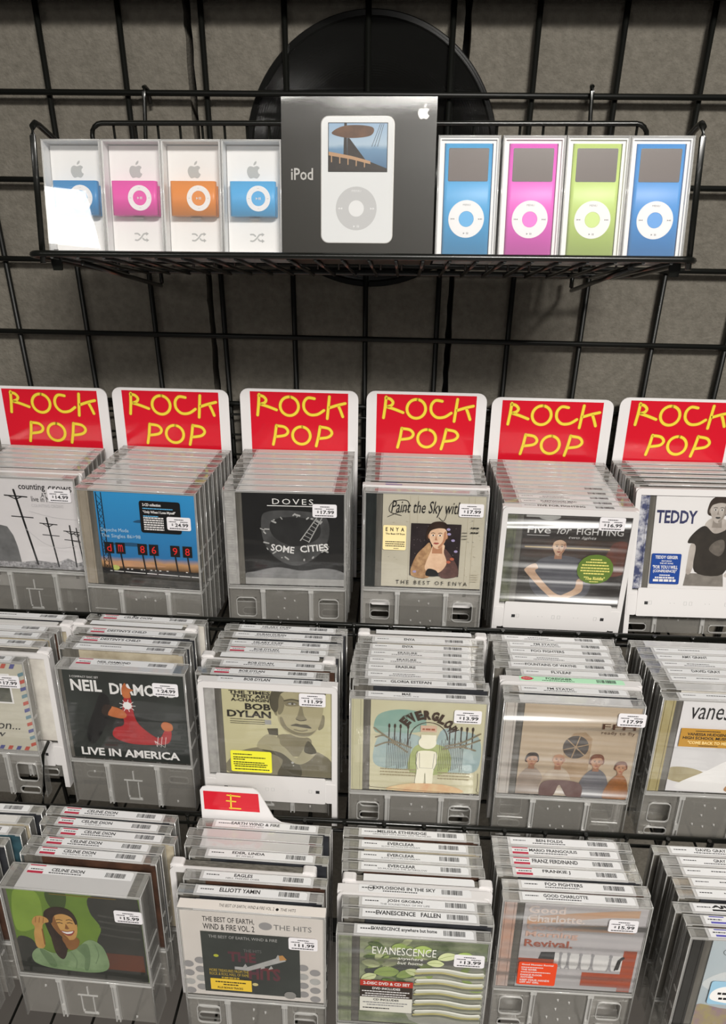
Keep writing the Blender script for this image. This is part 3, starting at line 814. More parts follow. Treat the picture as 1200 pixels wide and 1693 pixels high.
# ---- prints on the front covers: x 0..120 from the left edge of the booklet, z 0..119.5 from its foot
class Art:
    def __init__(s, t, base, hinge=None, ridged=False, film=True, sheet=None, x0=-50.0, w=120.2):
        s.t = t; s.x0 = x0; s.q = MB(); s.mats = []; s.n = 0; s.y = 1.82; s.w = w; s.sx = w / 120.2 if w < 140 else 1.0
        q = MB(); q.box(x0, x0 + w, 1.9, 3.3, 67, 186.5); s.card = q.build('cover_card', base, t)
        if hinge: link('hinge_strip', hinge_mesh('', hinge, ridged), t)
        s.film = film
    def P(s, pts): return [(s.x0 + min(max(a, 0.1), s.w / s.sx - 0.1) * s.sx, 67 + min(max(b, 0.1), 119.4)) for a, b in pts]
    def m(s, m):
        if m not in s.mats: s.mats.append(m)
        return s.mats.index(m)
    def lift(s): s.y -= 0.022; return s.y
    def poly(s, m, pts, smooth=False): s.q.flat(s.P(blob(pts) if smooth else pts), s.lift(), s.m(m)); return s
    def rect(s, m, a, b, c, d): return s.poly(m, [(a, b), (c, b), (c, d), (a, d)])
    def oval(s, m, x, z, rx, rz=None): return s.poly(m, circ(x, z, rx, rz, 24))
    def line(s, m, w, *pts, smooth=False): s.q.ribbon(s.P(spline(list(pts)) if smooth else list(pts)), w, s.lift(), s.m(m)); return s
    def text(s, m, body, a, b, c, d, **k): put_text(s.q, body, s.x0 + a * s.sx, s.x0 + c * s.sx, 67 + b, 67 + d, s.lift(), s.m(m), **k); return s
    def dashes(s, m, a, c, zs, h, seed=1):
        r = random.Random(seed); y = s.lift()
        for z in zs: dash_text(s.q, s.x0 + a, s.x0 + c, 67 + z, h, y, r, s.m(m), gap=0.35)
        return s
    def done(s):
        if s.q.v: s.q.build('cover_print', s.mats, s.card)
        if s.film:
            q = MB(); q.box(-71, 71, 0.35, 0.5, 64, 188.5); q.build('clear_front', M_CRINKLE if s.film == 'crinkle' else M_PANE, s.t)
            q = MB(); q.ring([(-71, 64), (71, 64), (71, 188), (-71, 188)], [(-70, 65.2), (70, 65.2), (70, 186.8), (-70, 186.8)], 0.6, 1.7); q.build('jewel_case_rim', M_RIB, s.t)

def label_on(t, name, m, x0, z0, x1, z1, r=1.5, y=0.1, edge=None):
    """a sticker on the outside of the case; x from the booklet's left edge, z from its foot"""
    q = MB(); q.prism([(p[0] - 50, p[1] + 67) for p in rrect(x0, x1, z0, z1, r, 5)], y, y + 0.2)
    return q.build(name, m, t)
def print_on(st, y, items, name='sticker_print'):
    """items: (material, text or None for unreadable print, x0, z0, x1, z1)"""
    q = MB(); ms = []; r = random.Random(3)
    for it in items:
        if it[0] not in ms: ms.append(it[0])
        k = ms.index(it[0])
        if it[1] is None: dash_text(q, it[2] - 50, it[4] - 50, it[3] + 67, it[5] - it[3], y - 0.05, r, k, gap=0.3)
        else: put_text(q, it[1], it[2] - 50, it[4] - 50, it[3] + 67, it[5] + 67, y - 0.05, k, 0.03, it[6] if len(it) > 6 else 0)
    q.build(name, ms, st)
def price(t, txt, x, z, rot=0.0, y=-0.1):
    """white price sticker, lower-left corner at x, z of the cover"""
    st = label_on(t, 'price_sticker', M_STICK, x, z, x + 28.5, z + 16.5, 2.2, y)
    print_on(st, y, [(M_INK, None, x + 9, z + 12.8, x + 20, z + 13.9), (M_INK, None, x + 2.5, z + 10.2, x + 11, z + 11.2), (M_INK, None, x + 16, z + 10.2, x + 25, z + 11.2),
                     (M_INK, '$', x + 5.4, z + 5.4, x + 7.4, z + 8.6), (M_INK, txt, x + 9.6, z + 4.3, x + 25.4, z + 8.9), (M_INK, None, x + 3, z + 1.6, x + 25, z + 2.8)], 'price_print')

C = lambda n, c, c2=None, **k: mat(n, c, k.pop('rough', 0.32), col2=c2, **k)
P_BLACK = C('black_print', (24, 24, 25)); P_WHITE = C('white_print', (236, 234, 232)); P_GREY = C('grey_print', (126, 126, 126), (96, 96, 96), nscale=70)
P_LG = C('light_grey_print', (188, 187, 184), (158, 158, 156), nscale=60); P_DG = C('dark_grey_print', (64, 64, 64), (40, 40, 41), nscale=70)
P_SKIN = C('skin_print', (206, 162, 128), (176, 128, 98), nscale=60); P_SKIN2 = C('pale_skin_print', (222, 190, 160), (196, 158, 130), nscale=60); P_HAIR = C('dark_hair_print', (38, 28, 24), (62, 46, 38), nscale=90)
P_RED = C('red_ink', (206, 38, 44), (170, 28, 36), nscale=50)
P_SEG = C('red_segment_ink', (238, 44, 40))

def face(a, cx, cz, s, skin, hair=None, shade=None, look=0.0):
    """small generic printed face"""
    P = lambda L: [(cx + x * s, cz + z * s) for x, z in L]
    sh = shade or P_HAIR; lo = C('cheek_shade', (176, 128, 98), (160, 112, 84), nscale=60) if shade is None else C('grey_cheek_shade', (156, 147, 138), (130, 122, 114), nscale=60)
    a.poly(lo, P([(-4, -6), (-4.6, -16), (4.6, -16), (4, -6)]))
    if hair: a.poly(hair, P([(-8.6, -4), (-9.6, 6), (-5, 13.4), (5, 14), (9.6, 7), (8.6, -3)]), True)
    for e in (-1, 1): a.oval(lo, cx + e * 7.4 * s, cz + 0.4 * s, 1.3 * s, 2.4 * s)
    a.poly(skin, P([(-7.2, 6), (-6.8, -3), (-2.4, -10.6), (2.4, -10.6), (6.8, -3), (7.2, 6), (0, 10)]), True)
    a.poly(lo, P([(7.1, 5), (6.7, -3), (2.4, -10.4), (0.4, -9.6), (4.4, -4), (5.2, 4)]), True)
    if hair: a.poly(hair, P([(-8, 3), (-7.4, 11), (0, 13.6), (7.6, 11), (8.2, 3), (6.4, 7.4), (1, 8.2), (-4, 7), (-6.6, 5.4)]), True)
    for e in (-1, 1):
        a.oval(P_WHITE if s > 1 else sh, cx + (e * 3 + look) * s, cz + 1.4 * s, 1.4 * s, 0.7 * s).oval(sh, cx + (e * 3 + look) * s, cz + 1.4 * s, 0.75 * s, 0.75 * s)
        a.line(sh, 0.5 * s, *P([(e * 1.5 + look, 3.3), (e * 3.2 + look, 3.9), (e * 4.8 + look, 3.3)]))
    a.poly(lo, P([(look - 0.3, 1.6), (look + 0.4, -2.4), (look + 1.5, -3.2), (look - 1.4, -3.2)]))
    m = C('lip_print', (150, 72, 66)) if shade is None else sh
    a.poly(m, P([(look - 2.5, -6), (look - 0.8, -5.3), (look, -5.6), (look + 0.8, -5.3), (look + 2.5, -6), (look + 1, -7), (look - 1, -7)]), True)

H_CLEAR = M_DIM
H_PALE = C('pale_hinge', (190, 188, 184), (150, 148, 146), nscale=80); H_DARK = C('dark_hinge', (40, 46, 44), (26, 28, 28), nscale=80); H_SAND = C('sand_hinge', (164, 154, 138), (142, 132, 118), nscale=40)

# --- top row
def cover_poles(t):
    a = Art(t, C('hazy_white_cover', (226, 222, 222), (216, 212, 213), nscale=14), H_PALE)
    k = P_BLACK; g = C('faint_grey_ink', (192, 190, 192))
    a.rect(C('grass_print', (74, 74, 76), (196, 194, 196), nscale=230), 0, 0, 120, 7).poly(C('grass_tuft_print', (60, 60, 62), (210, 208, 210), nscale=260), [(0, 7), (20, 12), (40, 8), (60, 11), (84, 9), (100, 16), (112, 10), (120, 13), (120, 6), (0, 6)])
    a.poly(P_GREY, [(0, 8), (39, 8), (37, 30), (34, 44), (28, 56), (0, 62)])
    for x0, z0, x1, z1, w in ((44, 105, 60, 6, 2.6), (80, 70, 87, 4, 2.0), (108, 61, 110, 5, 1.8), (116, 58, 120, 6, 1.4)):
        a.line(k, w, (x0, z0), (x1, z1))
        aw = w * 5.2
        a.line(k, w * 0.6, (x0 - aw + 1, z0 - 7.4), (min(x0 + aw + 2, 119.4), z0 - 8.6)); a.line(k, w * 0.5, (x0 - aw * 0.6, z0 - 7.6), (x0 + 1, z0 - 12)); a.line(k, w * 0.5, (min(x0 + aw * 0.7, 119), z0 - 8.4), (x0 + 1, z0 - 12))
        xm = x0 + (x1 - x0) * 0.36; zm = z0 + (z1 - z0) * 0.36
        a.line(k, w * 0.5, (xm - aw, zm + 1), (min(xm + aw, 119.4), zm))
    a.line(g, 0.5, (60, 78), (90, 71), (119, 69), smooth=True); a.line(g, 0.6, (52, 54), (72, 36), (92, 30), (114, 34), smooth=True)
    a.text(k, 'counting', 51, 104, 84, 114, bold=0.01).text(k, 'crows', 88, 105, 117, 112)
    a.text(k, 'AT', 78, 97, 85, 103).text(k, 'live in Ne', 65, 91, 92, 98).text(g, 'COUNTING CROWS', 64, 84, 104, 88)
    a.done(); price(t, '14.99', 87, 92)
def cover_sky(t):
    a = Art(t, grad('evening_sky_print', [(0, (20, 22, 22)), (0.17, (24, 26, 28)), (0.19, (120, 90, 60)), (0.25, (196, 150, 104)), (0.31, (46, 120, 176)), (1, (52, 150, 208))], 67, 186.5, noise=0.03), H_SAND)
    k = P_BLACK
    a.poly(C('dusk_cloud', (214, 160, 118), (180, 140, 110)), [(2, 27), (30, 32), (52, 30), (80, 27), (60, 25), (20, 24)], True)
    a.poly(C('blue_cloud', (36, 84, 120)), [(6, 53), (40, 56), (60, 53), (40, 51)], True).poly(C('blue_cloud', (36, 84, 120)), [(44, 83), (52, 86), (60, 84), (52, 82)], True)
    a.rect(k, 0, 0, 120, 21).rect(C('shrub_print', (20, 22, 20), (74, 70, 64), nscale=120), 0, 0, 120, 14).line(P_WHITE, 0.9, (10, 17.5), (119, 15))
    a.oval(C('lamp_glow_print', (206, 214, 120), (150, 160, 80)), 17, 22, 5, 3.4)
    for x in (31, 36, 48, 52, 60, 66, 71, 80, 104): a.rect(P_WHITE, x, 20.5, x + 2.4, 21.6)
    for x in (2.2, 8.4): a.line(k, 1.1, (x, 118), (x + 1.5, 22))
    for i in range(12): a.line(k, 0.6, (2.4 + i * .13, 116 - i * 8), (8.6 + i * .13, 108 - i * 8), (2.6 + i * .13, 100 - i * 8))
    for x, ch in ((6, 'd'), (20, 'm'), (47, '8'), (61, '6'), (87, '9'), (102, '8')):
        a.rect(k, x, 41, x + 11.5, 55.5).line(k, 1.8, (x + 5.5, 42), (x + 8, 16)); a.text(P_SEG, ch, x + 3, 43.6, x + 8.6, 53)
    a.text(C('pale_blue_ink', (188, 216, 232)), 'Depeche Mode', 4, 68, 38, 74).text(C('pale_blue_ink', (188, 216, 232)), 'The Singles 86>98', 4, 60.5, 52, 66.5)
    a.done()
    st = label_on(t, 'promo_sticker', P_BLACK, 54, 71, 103, 111, 3, 0.1)
    print_on(st, 0.1, [(M_WHITE, '2-CD collection', 58, 104.5, 80, 108), (C('sky_ink', (96, 170, 214)), None, 58, 101, 94, 102.2), (M_WHITE, '"Only When I Lose Myself"', 58, 94.8, 97, 99), (C('sky_ink', (96, 170, 214)), None, 58, 91.4, 76, 92.6)] + [(M_WHITE, None, 58, 89 - 2.9 * i, 82, 90.7 - 2.9 * i) for i in range(6)])
    price(t, '24.99', 86, 76)
def cover_smoke(t):
    a = Art(t, C('near_black_cover', (22, 22, 22), (32, 32, 32), nscale=20), H_PALE, True)
    sm = C('smoke_print', (46, 46, 46), (92, 92, 92), nscale=34); w = P_WHITE
    a.poly(sm, [(22, 86), (30, 96), (60, 98), (92, 94), (102, 82), (100, 58), (86, 38), (62, 26), (38, 36), (24, 58)], True)
    a.poly(C('deep_smoke_print', (30, 30, 30), (52, 52, 52), nscale=40), [(34, 84), (62, 90), (90, 82), (88, 62), (60, 52), (36, 64)], True)
    for i in range(26):
        r = random.Random(i); an = r.uniform(0, 6.28); x = 62 + 38 * math.cos(an); z = 66 + 26 * math.sin(an) - (6 if an > 3.14 else 0)
        a.line(P_LG, r.uniform(0.8, 2.2), (x, z), (x + r.uniform(-6, 6), z + r.uniform(-3, 3)))
    a.line(P_LG, 1.2, (88, 90), (68, 60)).line(P_LG, 1.2, (94, 90), (78, 58))
    for i in range(7): a.line(P_LG, 0.8, (87 - i * 2.9, 88 - i * 4.2), (92 - i * 2.4, 84 - i * 4.2))
    a.text(w, 'SOME', 32, 46, 60, 55, bold=0.02, rot=-0.13).text(w, 'CITIES', 68, 44, 102, 53, bold=0.02, rot=0.12)
    a.poly(C('fog_print', (92, 92, 92), (150, 150, 150), nscale=26), [(0, 0), (120, 0), (120, 18), (96, 24), (70, 20), (40, 24), (14, 18), (0, 14)], True).rect(C('low_fog_print', (150, 149, 147), (176, 175, 172), nscale=30), 0, 0, 120, 9)
    a.line(w, 1.0, (30, 104), (86, 104)); a.text(w, 'DOVES', 36, 106, 84, 113, space=1.3)
    a.done(); price(t, '17.99', 83, 91)
def cover_portrait(t):
    a = Art(t, C('parchment_cover', (204, 198, 180), (190, 183, 164), nscale=16), H_DARK)
    k = P_BLACK; ln = C('fawn_line', (170, 160, 138))
    for x in (32, 41, 100, 107): a.line(ln, 0.4, (x, 2), (x, 118))
    for i in range(40):
        r = random.Random(i); x = r.uniform(2, 30) if i % 2 else r.uniform(98, 117); z = r.uniform(8, 90); a.line(ln if i % 3 else P_GREY, 0.5, (x, z), (x + r.uniform(0.4, 2), z + r.uniform(-.6, .6)))
    a.text(k, 'Paint the Sky with', 10, 92, 92, 112, shear=0.25)
    a.line(k, 0.7, (22, 93), (8, 98), (12, 110), (28, 112), (30, 102), (16, 96), (6, 91), smooth=True).line(k, 0.6, (66, 92), (72, 88), (76, 100), smooth=True)
    a.rect(C('night_print', (34, 26, 28), (52, 42, 44), nscale=60), 34, 16, 93, 84)
    for i in range(50):
        r = random.Random(i + 9); a.oval(C('speck_print', (150, 140, 140)), r.uniform(36, 91), r.uniform(20, 82), 0.35)
    a.poly(C('lace_print', (188, 152, 112), (120, 84, 60), nscale=120), [(36, 17), (40, 40), (50, 54), (58, 58), (60, 17)], True)
    a.poly(C('floral_print', (64, 46, 44), (104, 76, 70), nscale=110), [(70, 17), (72, 52), (80, 48), (91, 30), (91, 17)], True)
    a.poly(P_SKIN2, [(52, 28), (58, 48), (62, 58), (74, 58), (74, 48), (78, 34), (70, 22), (58, 22)], True)
    a.poly(P_BLACK, [(54, 17), (56, 26), (66, 24), (68, 17)], True)
    face(a, 66, 68, 1.35, P_SKIN2, P_HAIR, look=-1.2)
    for x, z in ((79, 72), (84, 64), (88, 50), (78, 78), (40, 22)): a.oval(C('lilac_print', (150, 140, 176)), x, z, 2.2, 1.6)
    for x, z in ((84, 40), (80, 36)): a.oval(C('coral_print', (168, 92, 70)), x, z, 2.6, 1.8)
    a.text(k, 'THE BEST OF ENYA', 18, 5, 104, 10, space=1.5)
    a.dashes(k, 94, 100, (74, 70, 66), 0.8).dashes(k, 104, 114, (80, 74), 1.6).dashes(ln, 108, 116, (20, 17, 14, 11), 0.7)
    a.done()
    st = label_on(t, 'promo_sticker', C('cream_sticker', (246, 226, 168)), 1, 49, 28.5, 80.5, 2, 0.1)
    print_on(st, 0.1, [(M_INK, 'E  N  Y  A', 4, 73, 26, 78), (M_INK, 'The Best Of Enya', 4, 68, 27, 71)] + [(M_INK, None, 4, 59 - 2.7 * i, 27, 60.2 - 2.7 * i) for i in range(3)] + [(M_INK, None, 14, 50.6, 20, 51.4)])
    price(t, '17.99', 89, 94)
def cover_seated(t):
    a = Art(t, C('dim_room_cover', (32, 27, 24), (48, 40, 36), nscale=18), C('olive_hinge', (120, 124, 96), (42, 44, 40), nscale=60), film='crinkle')
    k = P_BLACK; w = P_WHITE
    a.rect(C('umber_print', (70, 46, 34), (40, 30, 26), nscale=30), 0, 60, 120, 84).poly(C('russet_print', (120, 60, 40), (70, 36, 28)), [(98, 40), (120, 44), (120, 80), (104, 82), (96, 62)], True)
    a.rect(C('brass_print', (176, 150, 96)), 4, 72.5, 100, 74.2)
    a.poly(C('blue_grey_shirt', (92, 92, 100), (70, 70, 80), nscale=50), [(18, 52), (34, 62), (60, 62), (78, 52), (84, 20), (70, 6), (30, 6), (14, 26)], True)
    a.poly(P_SKIN2, [(8, 46), (18, 52), (22, 46), (20, 40), (44, 14), (60, 10), (58, 5), (42, 6), (10, 38)], True).poly(P_SKIN2, [(74, 34), (68, 32), (66, 20), (50, 9), (54, 5), (72, 14), (76, 22)], True)
    face(a, 43, 74, 0.95, P_SKIN2, None)
    a.rect(P_LG, 2, 111, 40, 119).oval(P_LG, 28, 112, 12, 4).rect(P_LG, 60, 114, 84, 119).rect(C('navy_print', (40, 44, 110)), 84, 113, 104, 118)
    a.text(w, 'Five', 5, 91, 31, 100, bold=0.005).text(w, 'for', 38, 91, 54, 101, shear=0.3).text(w, 'FIGHTING', 60, 91, 112, 99, bold=0.005)
    a.line(w, 0.6, (5, 88.6), (30, 88.6)).line(w, 0.6, (60, 101.4), (112, 101.4)).text(w, 'two lights', 52, 84.5, 83, 89, shear=0.3)
    a.done()
    st = label_on(t, 'round_sticker', C('moss_sticker', (92, 116, 50)), 66, 29, 107, 67, 18.5, 0.1)
    y_ = C('straw_ink', (222, 212, 120))
    print_on(st, 0.1, [(y_, None, 80, 60, 93, 61.4), (y_, None, 75, 56.4, 98, 58), (y_, None, 71, 52.6, 101, 54.2), (y_, None, 70, 48.8, 103, 50.4), (y_, None, 70, 45.2, 103, 46.8), (y_, None, 74, 41.6, 98, 43.2), (y_, '"The Riddle"', 75, 34, 99, 38.4), (y_, None, 82, 31.4, 92, 32.4)])
    price(t, '16.99', 83, 98)
def cover_tee(t):
    hs = C('indigo_scroll_hinge', (70, 76, 112), (206, 206, 212), nscale=110, nfac=0.5)
    a = Art(t, C('plain_white_cover', (232, 229, 228)), hs, film=True)
    navy = C('navy_ink', (40, 42, 84), (70, 72, 108), nscale=200)
    a.text(navy, 'TEDDY', 2, 81, 52, 97, bold=0.03).text(navy, 'GEIGER', 76, 80, 138, 95, bold=0.03) if False else a.text(navy, 'TEDDY', 2, 81, 50, 97, bold=0.03).text(navy, 'GEIG', 77, 80, 119, 96, bold=0.03)
    tee = C('charcoal_tee_print', (62, 56, 50), (46, 42, 38), nscale=60); jean = C('denim_print', (146, 140, 132), (112, 106, 100), nscale=90); sk = C('grey_skin_print', (206, 198, 190), (160, 150, 142), nscale=40)
    a.poly(jean, [(42, 4), (44, 20), (88, 20), (90, 4)]).poly(sk, [(46, 56), (44, 34), (44, 20), (50, 22), (54, 54)], True).poly(sk, [(110, 58), (116, 48), (114, 36), (98, 20), (92, 16), (90, 20), (104, 34), (104, 56)], True)
    a.poly(sk, [(66, 88), (82, 88), (90, 76), (72, 68), (60, 78)], True)
    a.poly(tee, [(60, 79), (48, 70), (42, 58), (52, 54), (54, 22), (88, 20), (96, 54), (110, 60), (106, 72), (92, 82), (84, 74), (72, 70)], True)
    a.poly(C('faded_crest_print', (120, 112, 104), (84, 78, 72), nscale=120), [(68, 50), (74, 60), (84, 62), (86, 50), (80, 42)], True)
    face(a, 74, 97, 1.25, sk, C('brown_hair_print', (70, 58, 50), (50, 40, 34), nscale=70), P_DG)
    a.done()
    st = label_on(t, 'promo_sticker', C('royal_sticker', (30, 66, 140)), 1, 6, 36, 44, 1.5, 0.1)
    print_on(st, 0.1, [(M_WHITE, 'TEDDY GEIGER', 5, 37.5, 32, 41.5), (M_WHITE, 'FEATURING', 13, 34, 25, 35.6), (M_WHITE, 'THE HIT SONG', 11, 31, 27, 32.8), (M_WHITE, '"FOR YOU I WILL', 3, 25, 33, 29.5), (M_WHITE, '(CONFIDENCE)"', 4, 19.6, 32, 24), (M_WHITE, None, 12, 16.4, 25, 17.8), (M_WHITE, None, 7, 13, 30, 15), (M_WHITE, None, 5, 9, 32, 12)])

# --- second row
def cover_airmail(t):
    a = Art(t, C('envelope_paper', (204, 200, 184), (192, 187, 170), nscale=14), None)
    b1 = C('airmail_blue', (96, 98, 148)); r1 = C('airmail_red', (190, 96, 84)); tl = C('airmail_teal', (110, 140, 150))
    for i in range(11):
        z = 6 + i * 9.6; a.poly((r1, tl, b1)[i % 3], [(113, z), (119.6, z + 3), (119.6, z + 7.5), (113, z + 4.6)])
        x = 4 + i * 10; a.poly((r1, b1)[i % 2], [(x, 1), (x + 5, 1), (x + 8, 6.5), (x + 3, 6.5)]); a.poly((b1, r1)[i % 2], [(x, 113), (x + 5, 113), (x + 8, 119), (x + 3, 119)])
    a.rect(P_WHITE, 56, 66, 103, 106).rect(C('photo_grey', (70, 72, 64), (110, 110, 98), nscale=50), 58, 68, 101, 104)
    a.text(M_INK, 'on...', 78, 30, 104, 38, shear=0.3).text(M_INK, 'w', 74, 19, 86, 25, shear=0.3)
    a.line(M_INK, 0.5, (10, 34), (40, 38), (70, 33), smooth=True)
    a.done(); price(t, '17.99', 86, 88)
def cover_redjacket(t):
    a = Art(t, C('dark_stage_cover', (32, 33, 32), (54, 60, 56), nscale=12), None, x0=-66.0, w=135)
    red = C('crimson_jacket_print', (182, 42, 44), (150, 30, 36), nscale=40); w = P_WHITE; sk = C('warm_skin_print', (206, 124, 72), (176, 96, 56), nscale=50)
    a.text(w, 'NEIL', 7, 92, 38, 107, bold=0.03).text(w, 'DIAMOND', 46, 90, 114, 105, bold=0.03).text(w, '2 COMPACT DISC SET', 7, 109.5, 36, 112)
    a.text(w, 'LIVE IN AMERICA', 8, 4, 110, 15, bold=0.03)
    a.poly(P_BLACK, [(28, 70), (36, 90), (44, 84), (42, 60), (34, 40), (22, 20), (16, 34)], True)
    a.poly(red, [(56, 68), (60, 88), (66, 88), (68, 62), (74, 48), (90, 34), (98, 46), (104, 44), (100, 28), (84, 24), (60, 24), (44, 32), (46, 44), (56, 50)], True)
    a.poly(sk, [(59, 87), (58, 98), (62, 106), (64, 100), (70, 97), (66, 94), (66, 87)], True).poly(sk, [(97, 45), (94, 52), (98, 57), (105, 54), (105, 46)], True)
    a.poly(sk, [(36, 70), (40, 62), (54, 58), (60, 62), (56, 70), (44, 74)], True).poly(P_HAIR, [(36, 71), (35, 64), (40, 60), (42, 66), (46, 74), (40, 76)], True)
    a.oval(w, 62, 76, 4.4, 5)
    for i in range(9): an = i * 0.7; a.line(w, 0.7, (62, 76), (62 + 8 * math.cos(an), 76 + 8 * math.sin(an)))
    for x in (84, 88, 92): a.line(w, 0.6, (86, 30), (x + 4, 22), (x + 6, 36))
    a.done(); price(t, '24.99', 85, 93)
def cover_workshirt(t):
    a = Art(t, C('khaki_cover', (206, 200, 160), (194, 188, 150), nscale=10), H_PALE)
    k = C('brown_black_ink', (44, 40, 34)); g1 = C('khaki_grey', (146, 140, 116), (124, 118, 98), nscale=22); g2 = C('khaki_shadow', (92, 87, 70), (76, 72, 58), nscale=30); f1 = C('khaki_face', (184, 176, 142), (164, 156, 124), nscale=12); f2 = C('khaki_face_shade', (142, 135, 108), (126, 119, 95), nscale=20)
    a.poly(g1, [(4, 0), (6, 22), (14, 30), (40, 38), (62, 30), (86, 22), (100, 36), (119, 22), (119.6, 0)], True).poly(C('khaki_sleeve', (128, 122, 100), (108, 102, 84), nscale=30), [(84, 0), (80, 12), (96, 30), (112, 30), (119.6, 18), (119.6, 0)], True)
    a.poly(g2, [(58, 0), (64, 22), (46, 32), (42, 35), (60, 41), (80, 22), (84, 0)], True)
    a.poly(f2, [(60, 56), (64, 32), (84, 28), (94, 38), (94, 54)], True)
    a.poly(C('khaki_collar', (176, 169, 138), (156, 150, 122), nscale=20), [(36, 38), (47, 56), (60, 52), (62, 44), (68, 38), (80, 26), (92, 46), (101, 34), (90, 20), (78, 18), (62, 32)], True).poly(g2, [(48, 64), (60, 65), (60, 55), (50, 56)]).poly(g2, [(88, 36), (93, 50), (102, 36), (96, 32)], True)
    a.oval(P_LG, 75, 19, 1.5).oval(P_LG, 76, 15, 0.8)
    a.poly(f2, [(54, 98), (55, 90), (58, 82), (62, 84), (62, 96), (58, 100)], True).poly(f2, [(106, 84), (111, 84), (110, 70), (104, 66)], True)
    a.poly(f1, [(60, 80), (59, 100), (64, 114), (80, 118.5), (104, 117), (110, 98), (107, 78), (102, 64), (92, 55), (80, 55), (68, 62), (62, 72)], True)
    a.poly(f2, [(62, 78), (66, 66), (80, 57), (94, 57), (102, 66), (96, 62), (82, 61), (70, 68), (65, 80)], True).poly(f2, [(59, 100), (62, 110), (68, 102), (66, 88), (61, 84)], True)
    a.poly(g2, [(53, 92), (52, 104), (56, 116), (64, 119.4), (108, 119.4), (112, 108), (110, 96), (106, 106), (96, 113), (78, 115), (66, 112), (62, 104), (61, 92), (58, 86)], True)
    for i in range(7): a.line(g1, 0.9, (56 + i * 7.5, 113), (60 + i * 7.4, 118), smooth=False)
    for x in (76, 97):
        a.poly(f2, [(x - 8, 102), (x, 103.6), (x + 8, 101), (x + 7, 96), (x - 6, 95.4)], True).line(g2, 1.9, (x - 8, 102), (x, 104), (x + 8, 102.4), smooth=True).oval(P_LG, x, 98.4, 4.2, 1.3).oval(g2, x + 0.5, 98.4, 1.5, 1.3).line(g2, 0.8, (x - 5, 99), (x, 100.2), (x + 5, 98.8), smooth=True)
    a.poly(f2, [(86, 98), (82, 84), (79.6, 79), (86, 76.6), (92, 78.6), (89, 84)], True).line(g2, 1.2, (80.6, 78.6), (85, 77), (91, 78.4), smooth=True)
    a.poly(g2, [(74, 70), (80, 73), (85, 72), (92, 72), (97, 67.6), (88, 68), (80, 69.4)], True).line(f2, 1.6, (78, 65), (86, 63.4), (92, 65), smooth=True)
    for i, s_ in enumerate(('THE TIMES', 'THEY ARE', "A-CHANGIN'")): a.text(k, s_, 8 + i * 3 - (4 if i == 2 else 0), 108.2 - i * 4.8, 53, 112.6 - i * 4.8, bold=0.035)
    a.text(k, 'BOB', 25, 88.2, 53, 96.6, bold=0.035).text(k, 'DYLAN', 5, 78, 53, 87, bold=0.035).dashes(k, 8, 46, (75, 72, 69.5), 0.8).rect(P_LG, 46, 70, 53, 76)
    a.done()
    st = label_on(t, 'promo_sticker', C('lemon_sticker', (236, 232, 60)), 6, 4, 52, 33, 2, 0.1)
    print_on(st, 0.1, [(M_INK, None, 9, 27.6, 30, 29), (M_INK, None, 9, 23.4, 45, 24.8), (M_INK, None, 9, 20.6, 22, 22), (M_INK, None, 9, 16.6, 44, 18), (M_INK, None, 9, 13.8, 47, 15.2), (M_INK, None, 10, 11, 46, 12.4), (M_INK, None, 10, 7, 49, 8.4)])
    price(t, '11.99', 84, 97)
